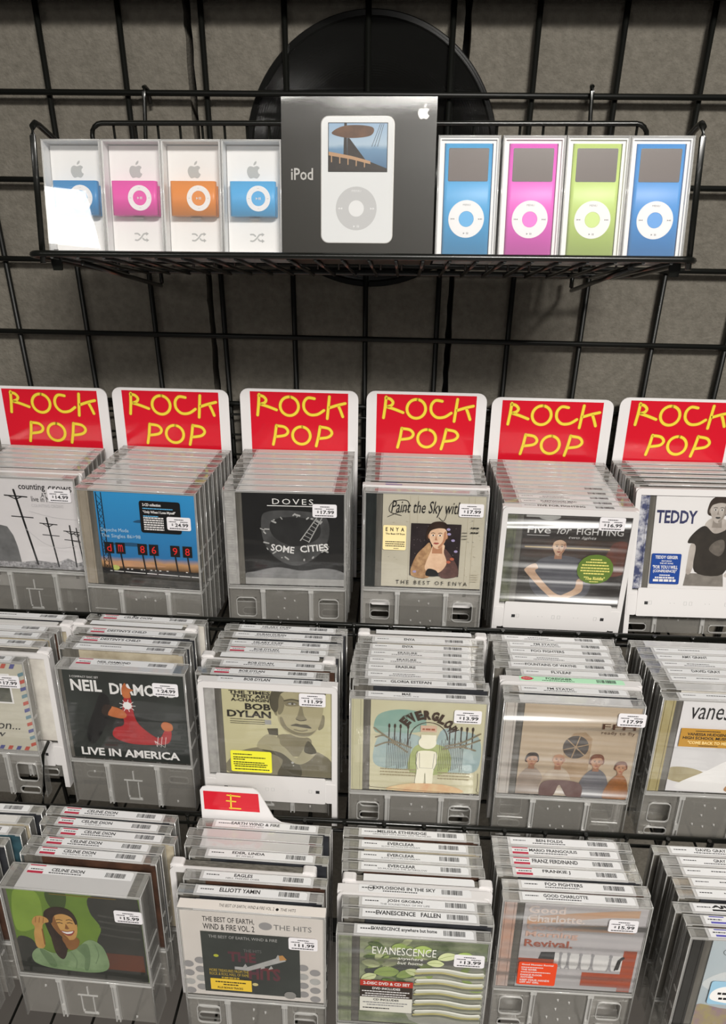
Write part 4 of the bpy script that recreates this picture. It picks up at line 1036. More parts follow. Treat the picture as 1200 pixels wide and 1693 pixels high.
def cover_gate(t):
    a = Art(t, C('pale_straw_cover', (210, 206, 176), (198, 192, 160), nscale=12), C('straw_hinge', (200, 196, 164), (188, 184, 154), nscale=20))
    tl = C('teal_wash', (128, 164, 154), (158, 182, 166), nscale=24); bl = C('slate_wash', (150, 172, 176), (172, 188, 180), nscale=30); k = C('sepia_ink', (66, 52, 42)); lf = C('moss_wash', (176, 186, 120), (150, 162, 100), nscale=60); w = C('cream_wash', (226, 222, 204), (212, 208, 184), nscale=30)
    a.poly(tl, [(4, 80), (8, 100), (30, 108), (54, 104), (58, 84), (40, 78), (16, 76)], True).poly(bl, [(4, 38), (10, 74), (36, 78), (56, 70), (54, 36), (24, 30)], True).poly(bl, [(70, 36), (74, 82), (96, 84), (116, 74), (116, 34), (94, 28)], True)
    a.poly(lf, [(44, 26), (46, 58), (62, 66), (84, 58), (84, 28)], True)
    for i in range(17):
        x = 18 + i * 1.9 if i < 14 else 0
        for xx in (x, x + 56):
            if x: a.line(k, 0.45, (xx, 30 + (i * 7) % 6), (xx + 0.3, 66 + (i * 5) % 9))
    for xx in (20, 26, 32, 40, 84, 90, 96, 102, 108): a.line(k, 1.1, (xx, 62), (xx, 86)).oval(k, xx, 87, 1.2, 3)
    for s_ in (((4, 84), (22, 70), (44, 60)), ((6, 72), (16, 74), (30, 62)), ((116, 82), (98, 70), (80, 64)), ((116, 74), (100, 66), (84, 62)), ((6, 60), (22, 66), (40, 54)), ((78, 60), (96, 64), (112, 60))): a.line(C('bark_wash', (130, 120, 96)), 2.0, *s_, smooth=True)
    a.line(k, 0.9, *[(62 + 20 * math.cos(t_), 72 + 22 * math.sin(t_)) for t_ in [math.pi * i / 16 for i in range(17)]])
    for i, ch in enumerate('EVERGLOW'):
        an = math.radians(142 - i * 15.5); cx, cz = 62 + 25 * math.cos(an), 76 + 26 * math.sin(an)
        a.text(k, ch, cx - 3.2, cz - 5, cx + 4.2, cz + 7, bold=0.07, rot=an - math.pi / 2)
    a.text(k, 'THE', 36, 96, 44, 101, rot=0.5).rect(C('brick_wash', (190, 160, 140)), 53, 82, 70, 90).dashes(C('brick_ink', (150, 90, 70)), 55, 68, (84,), 2.4)
    a.poly(w, [(50, 12), (51, 30), (50, 44), (52, 56), (70, 56), (72, 44), (69, 30), (68, 12), (62, 10), (60, 28), (58, 10)], True).oval(w, 61, 68, 9.5, 8.5).rect(w, 54, 72, 70, 78)
    for s_ in (((51, 56), (50, 40), (52, 32)), ((71, 56), (72, 40), (69, 32)), ((53, 54), (54, 34), (68, 34), (69, 54))): a.line(P_GREY, 0.5, *s_)
    a.poly(C('clay_wash', (196, 150, 116), (206, 190, 150), nscale=60), [(20, 2), (44, 12), (84, 12), (100, 2)], True).dashes(C('pale_sepia', (150, 140, 112)), 12, 50, (22, 26, 30), 1.6).dashes(C('pale_sepia', (150, 140, 112)), 74, 108, (20, 24, 28), 1.6)
    a.line(k, 0.5, (0, 8), (2, 5), (108, 1.5), (117, 8), (117, 30), smooth=True)
    a.done(); price(t, '13.99', 87, 95)
def cover_quartet(t):
    a = Art(t, C('sandy_cover', (204, 186, 162), (188, 168, 142), nscale=9), C('haze_hinge', (206, 200, 192), (180, 172, 164), nscale=30), film='crinkle')
    k = C('umber_ink', (70, 46, 34)); st_ = C('stone_print', (164, 136, 104), (190, 164, 132), nscale=60); dk = C('dusk_glass', (58, 48, 42), (110, 104, 100), nscale=40)
    a.poly(st_, [(46, 22), (46, 68), (54, 84), (66, 86), (74, 78), (74, 22)]).poly(dk, circ(58, 66, 13.5, 15, 24))
    for an in (0.3, 1.35, 2.4): a.line(st_, 1.2, (58 - 13 * math.cos(an), 66 - 14 * math.sin(an)), (58 + 13 * math.cos(an), 66 + 14 * math.sin(an)))
    for cx, cz, s_, coat, hair in ((14, 46, 1.0, C('ash_coat', (176, 160, 146), (150, 134, 120), nscale=40), 'brown'), (42, 48, 1.1, C('cream_coat', (206, 190, 168), (170, 150, 130), nscale=60), None), (82, 48, 1.05, C('steel_coat', (96, 96, 104), (120, 116, 118), nscale=50), 'rust'), (108, 42, 0.9, C('amber_coat', (176, 112, 48), (120, 72, 34), nscale=60), 'rust')):
        a.poly(coat, [(cx - 15 * s_, 0), (cx - 13 * s_, cz - 24), (cx - 4 * s_, cz - 10), (cx + 5 * s_, cz - 10), (cx + min(13 * s_, 118 - cx), cz - 22), (cx + min(15 * s_, 118 - cx), 0)], True)
        face(a, cx, cz, 0.72 * s_, P_SKIN, {'brown': P_HAIR, 'rust': C('rust_hair', (120, 66, 38)), None: None}[hair])
    a.poly(C('maroon_tie', (84, 60, 58), (110, 92, 88), nscale=50), [(26, 0), (40, 0), (46, 16), (56, 0), (70, 0), (66, 20), (30, 20)], True)
    a.text(k, 'FFH', 82, 92, 116, 99).text(k, 'ready to fly', 82, 84.5, 116, 90, space=1.2)
    a.done(); price(t, '17.99', 96, 97)
def cover_whiteblouse(t):
    a = Art(t, C('bright_white_cover', (230, 228, 228), (222, 219, 220), nscale=8), C('olive_gold_hinge', (150, 132, 74), (186, 178, 140), nscale=20))
    a.rect(C('pale_mist_print', (206, 204, 204), (216, 214, 214), nscale=20), 0, 30, 120, 60).poly(C('dune_print', (176, 164, 126), (150, 138, 104), nscale=40), [(0, 16), (0, 32), (24, 32), (50, 22), (70, 18), (40, 10)], True)
    a.poly(P_WHITE, [(8, 6), (40, 30), (62, 46), (90, 56), (119, 60), (119, 2), (50, 2)], True)
    a.poly(C('brown_hair_long', (92, 70, 58), (60, 44, 38), nscale=60), [(84, 66), (80, 44), (66, 32), (64, 22), (76, 30), (96, 40), (119, 44), (119, 80), (100, 80)], True)
    a.poly(C('tan_skin_print', (196, 152, 112), (170, 126, 90), nscale=40), [(66, 2), (68, 14), (84, 18), (110, 14), (119, 8), (119, 1)], True)
    a.text(M_INK, 'vanessa', 10, 97, 66, 112, shear=0.12)
    a.done()
    st = label_on(t, 'promo_sticker', C('gold_sticker', (178, 132, 50), rough=0.25), 3, 62, 63, 86, 0.8, 0.1)
    print_on(st, 0.1, [(M_INK, None, 18, 82.4, 44, 83.4), (M_INK, 'VANESSA HUDGENS', 10, 77, 52, 80.6), (M_INK, 'HIGH SCHOOL MUSICAL', 6, 72, 60, 75.8), (C('pale_gold_ink', (232, 204, 140)), '"COME BACK TO ME"', 12, 66, 54, 70), (M_INK, None, 24, 63.6, 44, 64.5)])

# --- front row
def cover_green(t):
    a = Art(t, C('leaf_green_cover', (120, 148, 58), (84, 112, 48), nscale=11), None, x0=-66.0, w=135)
    dk = C('charcoal_blur', (44, 46, 43), (66, 66, 62), nscale=12); br = C('brick_blur', (112, 64, 46), (86, 60, 52), nscale=20)
    a.poly(C('lime_blur', (140, 168, 70), (116, 144, 58), nscale=20), [(2, 62), (6, 116), (26, 118), (30, 96), (24, 70)], True).poly(C('deep_green_blur', (60, 76, 44), (74, 92, 50), nscale=16), [(36, 119), (38, 98), (50, 96), (54, 119)], True)
    a.poly(dk, [(78, 118), (74, 96), (82, 74), (76, 50), (80, 8), (119.5, 6), (119.5, 118)], True).poly(dk, [(0, 0), (0, 48), (14, 50), (22, 30), (40, 10), (119.5, 14), (119.5, 0)], True)
    a.rect(br, 78, 15, 118, 39)
    for z in (92, 84, 76, 66): a.line(C('ash_streak', (84, 84, 80), (58, 58, 55), nscale=30), 2.4, (82, z), (98, z - 2), (117, z - 3))
    sh = C('sage_shirt', (146, 170, 128), (112, 136, 98), nscale=50); sh2 = C('sage_fold', (96, 120, 84), (120, 144, 106), nscale=60); sk = C('sunlit_skin', (212, 168, 100), (186, 138, 78), nscale=30); sk2 = C('shaded_skin', (150, 102, 56), (128, 84, 46), nscale=40)
    a.poly(P_HAIR, [(30, 80), (32, 92), (42, 99), (54, 97), (60, 86), (60, 72), (52, 52), (46, 36), (40, 28), (36, 44), (32, 62)], True)
    a.poly(sh, [(13, 16), (12, 28), (20, 38), (32, 32), (44, 34), (56, 42), (66, 54), (74, 55), (82, 44), (84, 18), (70, 8), (40, 8), (24, 10)], True)
    a.poly(sh2, [(20, 36), (30, 30), (34, 14), (28, 12)], True).poly(sh2, [(56, 42), (62, 30), (60, 12), (64, 12), (68, 34), (66, 50)], True).line(sh2, 1.2, (50, 36), (54, 24), (52, 12), smooth=True).line(sh2, 1.0, (74, 50), (76, 36), (72, 22), smooth=True)
    a.poly(sk2, [(44, 56), (48, 40), (56, 42), (60, 54), (54, 60)], True)
    a.poly(P_HAIR, [(34, 62), (40, 58), (46, 46), (46, 34), (41, 24), (35, 34)], True)
    a.poly(sk, [(36, 80), (40, 64), (48, 54.5), (55, 55), (59, 64), (60, 78), (55, 89), (43, 91)], True)
    a.poly(sk2, [(36, 80), (40, 64), (48, 54.6), (50, 55.4), (44, 66), (41, 80), (40, 88)], True)
    a.poly(P_HAIR, [(32, 78), (33, 91), (43, 98), (54, 96), (60.6, 84), (59, 76), (56, 86), (48, 90), (40, 86), (37, 76)], True)
    a.poly(sk, [(18, 40), (18, 58), (20, 68), (18, 74), (21, 82), (27, 85), (33, 82), (34, 77), (29, 74), (27, 66), (27, 46), (24, 38)], True)
    for x in (21.5, 25, 28.6): a.line(sk2, 0.7, (x, 75), (x + 1.4, 82.6))
    a.line(sk2, 1.4, (26.6, 66), (26.4, 44))
    for x, z in ((44.4, 77), (54, 78)): a.line(P_HAIR, 1.0, (x - 2.4, z), (x, z + 0.8), (x + 2.4, z - 0.2)).line(P_HAIR, 0.8, (x - 3, z + 4), (x, z + 5.2), (x + 2.8, z + 4))
    a.poly(sk2, [(50, 77), (52.6, 70), (50.6, 69), (48.4, 69.6)])
    a.poly(C('lip_print', (150, 72, 66)), [(43.6, 66.4), (50, 66), (57, 68), (54.4, 61.6), (49.4, 60)], True).poly(P_WHITE, [(45, 65.6), (50, 65.2), (55.8, 67), (53.4, 63.6), (49, 62.6)], True)
    a.line(C('gold_ink', (130, 108, 50)), 0.9, (40, 117), (100, 117))
    a.done(); price(t, '15.99', 93, 87)
def cover_slipcase(t):
    a = Art(t, C('slipcase_board', (224, 218, 212), (216, 209, 202), nscale=12), None, film=True, x0=-71.5, w=143)
    k = P_BLACK; g = C('slipcase_dot', (152, 150, 150))
    a.text(k, 'THE BEST OF EARTH,', 23, 104, 74, 112, bold=0.01).text(k, 'WIND & FIRE VOL. 2', 23, 94.5, 74, 102.5, bold=0.01).oval(g, 85, 104, 6.6, 5.2).text(P_GREY, 'THE HITS', 93, 100, 130, 107)
    for i in range(4):
        for x in (5, 17, 121, 133):
            z = 5 + i * 13 + (6 if x in (17, 121) else 0); a.oval(g if (i + x) % 3 else P_LG, x, z, 5.4, 4.6)
    a.rect(C('slate_picture', (44, 48, 46), (60, 66, 62), nscale=14), 20, 6, 118, 92)
    a.text(P_LG, 'THE BEST OF EARTH, WIND & FIRE', 28, 83, 96, 87.5)
    rb = C('brick_letter', (116, 46, 44), (70, 52, 70), nscale=40); a.text(rb, 'THE', 46, 52, 74, 66, bold=0.04).text(rb, 'HITS', 66, 28, 98, 46, bold=0.04)
    a.poly(P_LG, [(52, 41), (66, 40), (104, 58), (102, 63), (96, 66), (94, 61), (64, 45), (52, 45)]).poly(C('amber_tip', (190, 140, 80)), [(98, 58), (105, 60), (101, 66), (97, 65)])
    for x in (60, 78, 86): a.poly(P_LG, [(x, 44), (x + 3, 50), (x + 5, 46)])
    a.oval(C('lime_spot', (186, 190, 60)), 34, 59, 2.6, 2).oval(C('cream_spot', (214, 200, 140)), 72, 21, 3, 2.2).text(P_GREY, 'THE HITS', 62, 67, 80, 71)
    yk = C('ochre_ink', (206, 176, 60)); a.text(yk, 'MORE TREASURES FROM THE', 26, 36, 66, 40).text(yk, 'ROCK & ROLL HALL OF FAME', 26, 31, 66, 35).dashes(yk, 38, 56, (27,), 2)
    a.done()
    q = MB(); q.box(-71.8, 71.8, 0.6, T - 0.6, 190.02, 190.15); sl = q.build('slipcase_top', MATS['slipcase_board'], t)
    q = MB(); put_text(q, 'THE BEST OF EARTH, WIND & FIRE VOL. 2', -32, 22, 3.6, 7.6, 190.2, plane='xy'); q.prism(circ(25, 5.4, 1.5, 1.5), 190.16, 190.2, 0, 'xy'); put_text(q, 'THE HITS', 28, 43, 4.0, 7.2, 190.2, plane='xy'); q.build('title_print', P_BLACK, sl)
    st = label_on(t, 'yellow_sticker', C('mustard_sticker', (222, 186, 62)), 5, 11, 47, 27, 0.5, 0.1)
    print_on(st, 0.1, [(M_INK, None, 10, 22, 42, 23.6), (M_INK, None, 18, 18.4, 34, 20), (M_INK, 'PLUS BONUS TRACKS', 12, 13, 38, 16)])
    st = label_on(t, 'foil_seal', M_SILV, 80, 5, 92, 15, 4.9, 0.1)
    price(t, '11.99', 86, 77)
M_SILV = m_silver
def cover_leaves(t):
    a = Art(t, C('foliage_cover', (84, 102, 60), (178, 184, 150), nscale=26, nfac=0.8), C('leafy_hinge', (112, 128, 76), (176, 178, 160), nscale=40), film='crinkle')
    ls = (C('leaf_lime', (170, 190, 108), (140, 164, 88), nscale=40), C('leaf_pale', (212, 218, 172), (184, 194, 140), nscale=40), C('leaf_moss', (92, 114, 62), (74, 94, 52), nscale=40))
    a.poly(C('pale_wet_stone', (196, 196, 182), (160, 162, 146), nscale=26), [(50, 6), (52, 74), (70, 84), (118, 82), (119, 4)], True)
    for i in range(46):
        r = random.Random(i + 40); x, z = r.uniform(1, 54 if i % 3 else 108), r.uniform(50 if i % 3 == 0 else 62, 112); s_ = r.uniform(4.5, 9); an = r.uniform(-0.8, 1.2)
        Q = [(0, 0), (0.6, 0.42), (1.3, 0.46), (2, 0), (1.3, -0.4), (0.6, -0.36)]
        a.poly(ls[i % 3], [(min(max(x + s_ * (u * math.cos(an) - v * math.sin(an)), 0.3), 119.6), min(max(z + s_ * (u * math.sin(an) + v * math.cos(an)), 40), 118.6)) for u, v in Q], True)
    a.poly(C('smoke_black', (60, 64, 60), (84, 88, 82), nscale=20), [(6, 76), (26, 80), (46, 86), (58, 82), (44, 72), (12, 68)], True)
    vein = C('leaf_vein', (130, 146, 84))
    for k, (x, z, s_, an) in enumerate(((4, 100, 11, 0.3), (2, 86, 9, -0.2), (14, 72, 12, 0.15), (24, 82, 9, 0.7), (8, 112, 8, -0.4), (36, 68, 9, 0.5), (44, 78, 8, -0.3), (30, 108, 7, 0.2), (2, 62, 8, 0.5), (22, 64, 7, -0.5), (50, 106, 9, 0.1), (74, 96, 9, 0.4), (92, 104, 8, -0.2), (64, 90, 8, 0.0))):
        Q = [(0, 0), (0.5, 0.5), (1.2, 0.62), (1.8, 0.3), (2.0, -0.05), (1.5, -0.5), (0.6, -0.45)]
        T_ = lambda u, v: (x + s_ * (u * math.cos(an) - v * math.sin(an)), z + s_ * (u * math.sin(an) + v * math.cos(an)))
        a.poly(ls[(0, 1, 0, 1, 2)[k % 5]], [T_(*p) for p in Q], True).line(vein, 0.5, T_(0.1, 0), T_(1.0, 0.08), T_(1.8, 0))
    of = C('ochre_fold', (150, 144, 92), (178, 170, 124), nscale=40); gf = C('grey_fold', (122, 124, 112), (96, 98, 88), nscale=30); wf = C('white_fold', (226, 226, 216), (206, 206, 196), nscale=40)
    for i in range(5):
        z = 76 - i * 14.5
        a.line(C('pale_wet_stone', (196, 196, 182)), 5.0, (56, z + 3), (80, z + 5), (104, z + 1), (117, z + 2), smooth=True).line(gf, 2.6, (54, z - 4), (78, z - 1), (100, z - 5), (118, z - 4), smooth=True).line(of, 2.6, (54, z - 1), (78, z + 2), (100, z - 2), (117, z - 1), smooth=True).line(wf, 2.4, (56, z + 5), (80, z + 7), (104, z + 3), (117, z + 4), smooth=True)
    w = C('ivory_ink', (232, 232, 222)); a.text(w, 'EVANESCENCE', 12, 99, 72, 109, bold=-0.005).text(w, 'anywhere', 36, 92, 60, 97, shear=0.2).text(w, 'but home', 36, 87, 60, 91, shear=0.2)
    a.done()
    st = label_on(t, 'promo_sticker', C('brown_black_sticker', (52, 44, 38)), 1, 18, 52, 62, 0.6, 0.1)
    q = MB(); q.box(-49, 2, 0.06, 0.12, 67 + 54, 67 + 62); q.build('red_strip', C('vermilion_strip', (170, 52, 40)), st)
    q = MB(); q.box(-49, 2, 0.06, 0.12, 67 + 18, 67 + 38); q.build('pale_strip', C('pale_strip', (206, 204, 194)), st)
    print_on(st, 0.04, [(M_WHITE, '2-DISC DVD & CD SET', 4, 56, 49, 60), (M_WHITE, 'DVD INCLUDES', 13, 49.4, 40, 52.6), (M_WHITE, None, 3, 46, 49, 47.4), (M_WHITE, None, 6, 42.6, 46, 44), (M_WHITE, None, 3, 39.4, 49, 40.8), (M_INK, 'CD INCLUDES', 14, 33.6, 39, 36.6), (M_GINK, None, 4, 30, 48, 31.4), (M_GINK, None, 8, 26.6, 44, 28), (M_INK, None, 4, 22, 30, 23.4)])
    price(t, '13.99', 89, 88)
def cover_orange(t):
    og = C('burnt_orange', (190, 84, 44), (170, 74, 40), nscale=20)
    a = Art(t, C('silver_white_cover', (206, 202, 202), (190, 186, 188), nscale=8), C('orange_hinge', (204, 150, 118), (206, 200, 198), nscale=18), film='crinkle')
    pe = C('peach_print', (212, 158, 116), (204, 176, 150), nscale=12); w = P_WHITE
    a.poly(pe, [(4, 90), (40, 96), (80, 104), (112, 106), (112, 116), (90, 114), (50, 108), (4, 100)]).poly(pe, [(30, 84), (60, 92), (110, 94), (110, 84)])
    a.rect(og, 104, 0, 117, 60).rect(og, 66, 6, 106, 26).rect(og, 0, 18, 40, 42).rect(P_WHITE, 36, 30, 104, 52)
    a.poly(P_DG, [(22, 52), (36, 53), (36, 42), (20, 42)])
    gh = C('ghost_grey', (168, 166, 168)); 
    for x in (42, 50, 62, 74, 92): a.line(gh, 2.4, (x, 32), (x, 48)).oval(gh, x, 51, 1.8, 2.6).line(gh, 1.4, (x - 2, 30), (x, 40), (x + 2, 30))
    a.line(P_BLACK, 3.4, (100, 34), (101, 46), (104, 50)).line(P_BLACK, 1.6, (98, 32), (100, 46))
    tk = C('pink_white_ink', (236, 222, 214)); bk = C('rust_ink', (176, 96, 72))
    for i, (s_, x1, m_) in enumerate((('Good', 40, tk), ('Charlotte.', 60, tk), ('Good', 40, C('salmon_ink', (222, 186, 170))), ('Morning', 56, C('salmon_ink', (222, 186, 170))), ('Revival.', 52, bk))):
        a.text(m_, s_, 4, 106 - i * 11.6, x1, 116 - i * 11.6, bold=0.02)
    a.done()
    st = label_on(t, 'promo_sticker', C('orange_red_sticker', (222, 72, 34)), 1, 5, 40, 38, 2, 0.1)
    print_on(st, 0.1, [(M_WHITE, 'Good Morning Revival', 4, 33, 36, 36), (M_WHITE, None, 4, 30, 26, 31.2), (M_WHITE, 'THE RIVER', 4, 26, 20, 28.6), (M_WHITE, None, 4, 23, 34, 24.2), (M_WHITE, 'DANCE FLOOR', 4, 18.4, 26, 21), (M_WHITE, 'ANTHEM', 4, 15, 17, 17.4), (M_WHITE, 'KEEP YOUR HANDS', 4, 10.6, 34, 13.4), (M_WHITE, 'OFF MY GIRL', 4, 7.2, 24, 9.8)])
    price(t, '15.99', 83, 88)
def cover_cloud(t):
    a = Art(t, C('powder_sky_cover', (196, 206, 210), (176, 190, 198), nscale=10), C('near_black_hinge', (30, 30, 28), (44, 44, 42), nscale=30), film=True)
    k = P_BLACK
    a.poly(C('meadow_print', (176, 166, 96), (150, 120, 150), nscale=70), [(0, 0), (119, 0), (119, 30), (70, 34), (30, 26), (0, 30)], True).poly(C('pale_cloud', (222, 226, 226), (208, 214, 216), nscale=20), [(0, 60), (20, 78), (60, 84), (110, 76), (119, 56), (60, 50), (20, 48)], True)
    a.line(k, 0.5, *circ(24, 104, 12, 6, 24)).text(k, 'THE', 18, 102, 30, 106)
    a.done()
    st = label_on(t, 'cloud_sticker', C('sky_sticker', (150, 190, 214)), 8, 34, 62, 66, 3, 0.1)
    q = MB(); q.prism([(x - 50, z + 67) for x, z in blob([(12, 40), (10, 50), (18, 58), (36, 61), (52, 57), (59, 48), (54, 39), (34, 36)])], 0.05, 0.11); q.build('white_cloud', P_WHITE, st)
    print_on(st, 0.04, [(M_INK, 'THE', 28, 62, 40, 65), (M_INK, None, 16, 48, 52, 51), (M_INK, None, 18, 41, 50, 44)])
def cover_plain(t):
    a = Art(t, M_BOOK[0], None); a.done()

def block_logo(lo, zt, y0):
    q = MB(); put_text(q, 'AJU', -36, -16, y0 + 3.4, y0 + 7.4, zt, 0, 0.06, plane='xy'); q.box(-36, -14, y0 + 0.8, y0 + 2.6, zt, zt + 0.02); q.build('bold_title', M_INK, lo)
def violet_logo(lo, zt, y0):
    q = MB(); q.box(-48, -28, y0 + 0.4, y0 + 2.4, zt, zt + 0.03); q.box(-48, -34, y0 + 7.2, y0 + 8.2, zt, zt + 0.03); q.build('violet_band', mat('violet_ink', (84, 80, 168), 0.4), lo)
def red_logo(lo, zt, y0):
    q = MB(); q.prism(circ(-46, y0 + 4.4, 6.4, 3.2), zt, zt + 0.02, 0, 'xy'); q.build('red_badge', mat('red_badge_ink', (196, 32, 48), 0.4), lo)
    q = MB(); put_text(q, 'RHINO', -50, -42, y0 + 3.4, y0 + 5.4, zt + 0.04, plane='xy'); q.build('badge_print', M_WHITE, lo)
def round_logo(lo, zt, y0):
    q = MB()
    for r_ in (3.3, 2.9): pass
    P_ = circ(-42, y0 + 4.4, 3.2, 3.2); I_ = circ(-42, y0 + 4.4, 2.7, 2.7); n = len(P_)
    q.v = [(p[0], p[1], zt) for p in P_] + [(p[0], p[1], zt) for p in I_]
    for i in range(n): q.face([i, (i + 1) % n, n + (i + 1) % n, n + i])
    q.prism([(-43.4, y0 + 5.2), (-42, y0 + 3.2), (-40.6, y0 + 5.2)], zt, zt + 0.02, 0, 'xy'); q.build('round_emblem', M_INK, lo)

ORD = ['front', 'second', 'third', 'fourth', 'fifth', 'sixth', 'seventh', 'eighth', 'ninth', 'tenth', 'eleventh', 'twelfth', 'thirteenth']
ZT = {1: -494.0, 2: -644.0, 3: -789.0}
# positions (x, y of the top front edge), from the back of each stack to its front
POS = {
 'r1c0': ((-405, -40.3), (-405, -54.5), (-405, -68.7), (-405, -82.9), (-405, -97.0), (-406, -111.2), (-406, -125.4)),
 'r1c1': ((-245, -33.6), (-247, -48.6), (-248, -63.5), (-250, -78.5), (-251, -93.4), (-253, -108.4), (-254, -123.4), (-256, -138.3), (-257, -153.3)),
 'r1c2': ((-83, -30.1), (-83, -46.0), (-84, -61.9), (-84, -77.9), (-84, -93.8), (-85, -109.8), (-85, -125.7), (-85, -141.7)),
 'r1c3': ((80, -29.1), (80, -44.0), (80, -58.9), (80, -73.8), (80, -88.7), (80, -103.6), (80, -118.5), (80, -133.4)),
 'r1c4': ((235, -38.9), (235, -51.6), (236, -64.2), (236, -76.9), (237, -89.6), (237, -102.3), (238, -114.9), (239, -127.6), (239, -140.3), (240, -153.0), (240, -165.6)),
 'r1c5': ((392, -28.5), (394, -40.9), (396, -53.4), (397, -65.9), (399, -78.4), (401, -90.8), (403, -103.3)),
 'r2c0': ((-405, -206.0), (-408, -218.2), (-416, -230.3), (-419, -242.7), (-420, -257.4), (-412, -269.9), (-430, -286.0)),
 'r2c1': ((-248, -203.7), (-258, -217.2), (-253, -231.0), (-255, -247.2), (-258, -260.2), (-248, -293.8)),
 'r2c2': ((-79, -211.7), (-83, -226.3), (-84, -241.6), (-84, -254.1), (-91, -266.2), (-86, -278.4), (-93, -292.4), (-85, -306.8)),
 'r2c3': ((81, -211.7), (79, -224.3), (77, -237.7), (76, -249.9), (75, -262.0), (74, -274.2), (74, -286.3), (78, -298.5), (76, -318.5)),
 'r2c4': ((229, -211.6), (234, -223.8), (233, -235.9), (234, -248.1), (231, -260.2), (243, -272.4), (238, -285.2), (237, -299.9), (236, -314.2)),
 'r2c5': ((392, -211.5), (397, -223.6), (397, -235.8), (399, -247.9), (401, -260.1), (401, -272.2), (404, -284.7), (402, -299.9)),
 'r3c0': ((-403, -363.6), (-410, -378), (-413, -392), (-423, -406), (-430, -420), (-436, -434), (-440, -448)),
 'r3c1': ((-254, -364.9), (-255, -378.6), (-247, -391.7), (-257, -403.8), (-259, -416.0), (-263, -453.7)),
 'r3c2': ((-85, -370.4), (-93, -382.8), (-92, -395.0), (-84, -407.1), (-98, -420.7), (-83, -432.8), (-85, -449.0), (-81, -464.3)),
 'r3c3': ((73, -371.0), (74, -385.8), (74, -399.7), (75, -412.2), (79, -426.7), (75, -438.8), (78, -451.0), (79, -463.1), (75, -479.6)),
 'r3c4': ((231, -372.2), (231, -384.3), (231, -396.5), (232, -408.6), (236, -423.1), (235, -435.9)),
 'r3c5': ((398, -373.4), (404, -385.8), (404, -398.0), (408, -410.1), (408, -422.3), (400, -438.0), (406, -450.6), (406, -463.6)),
}
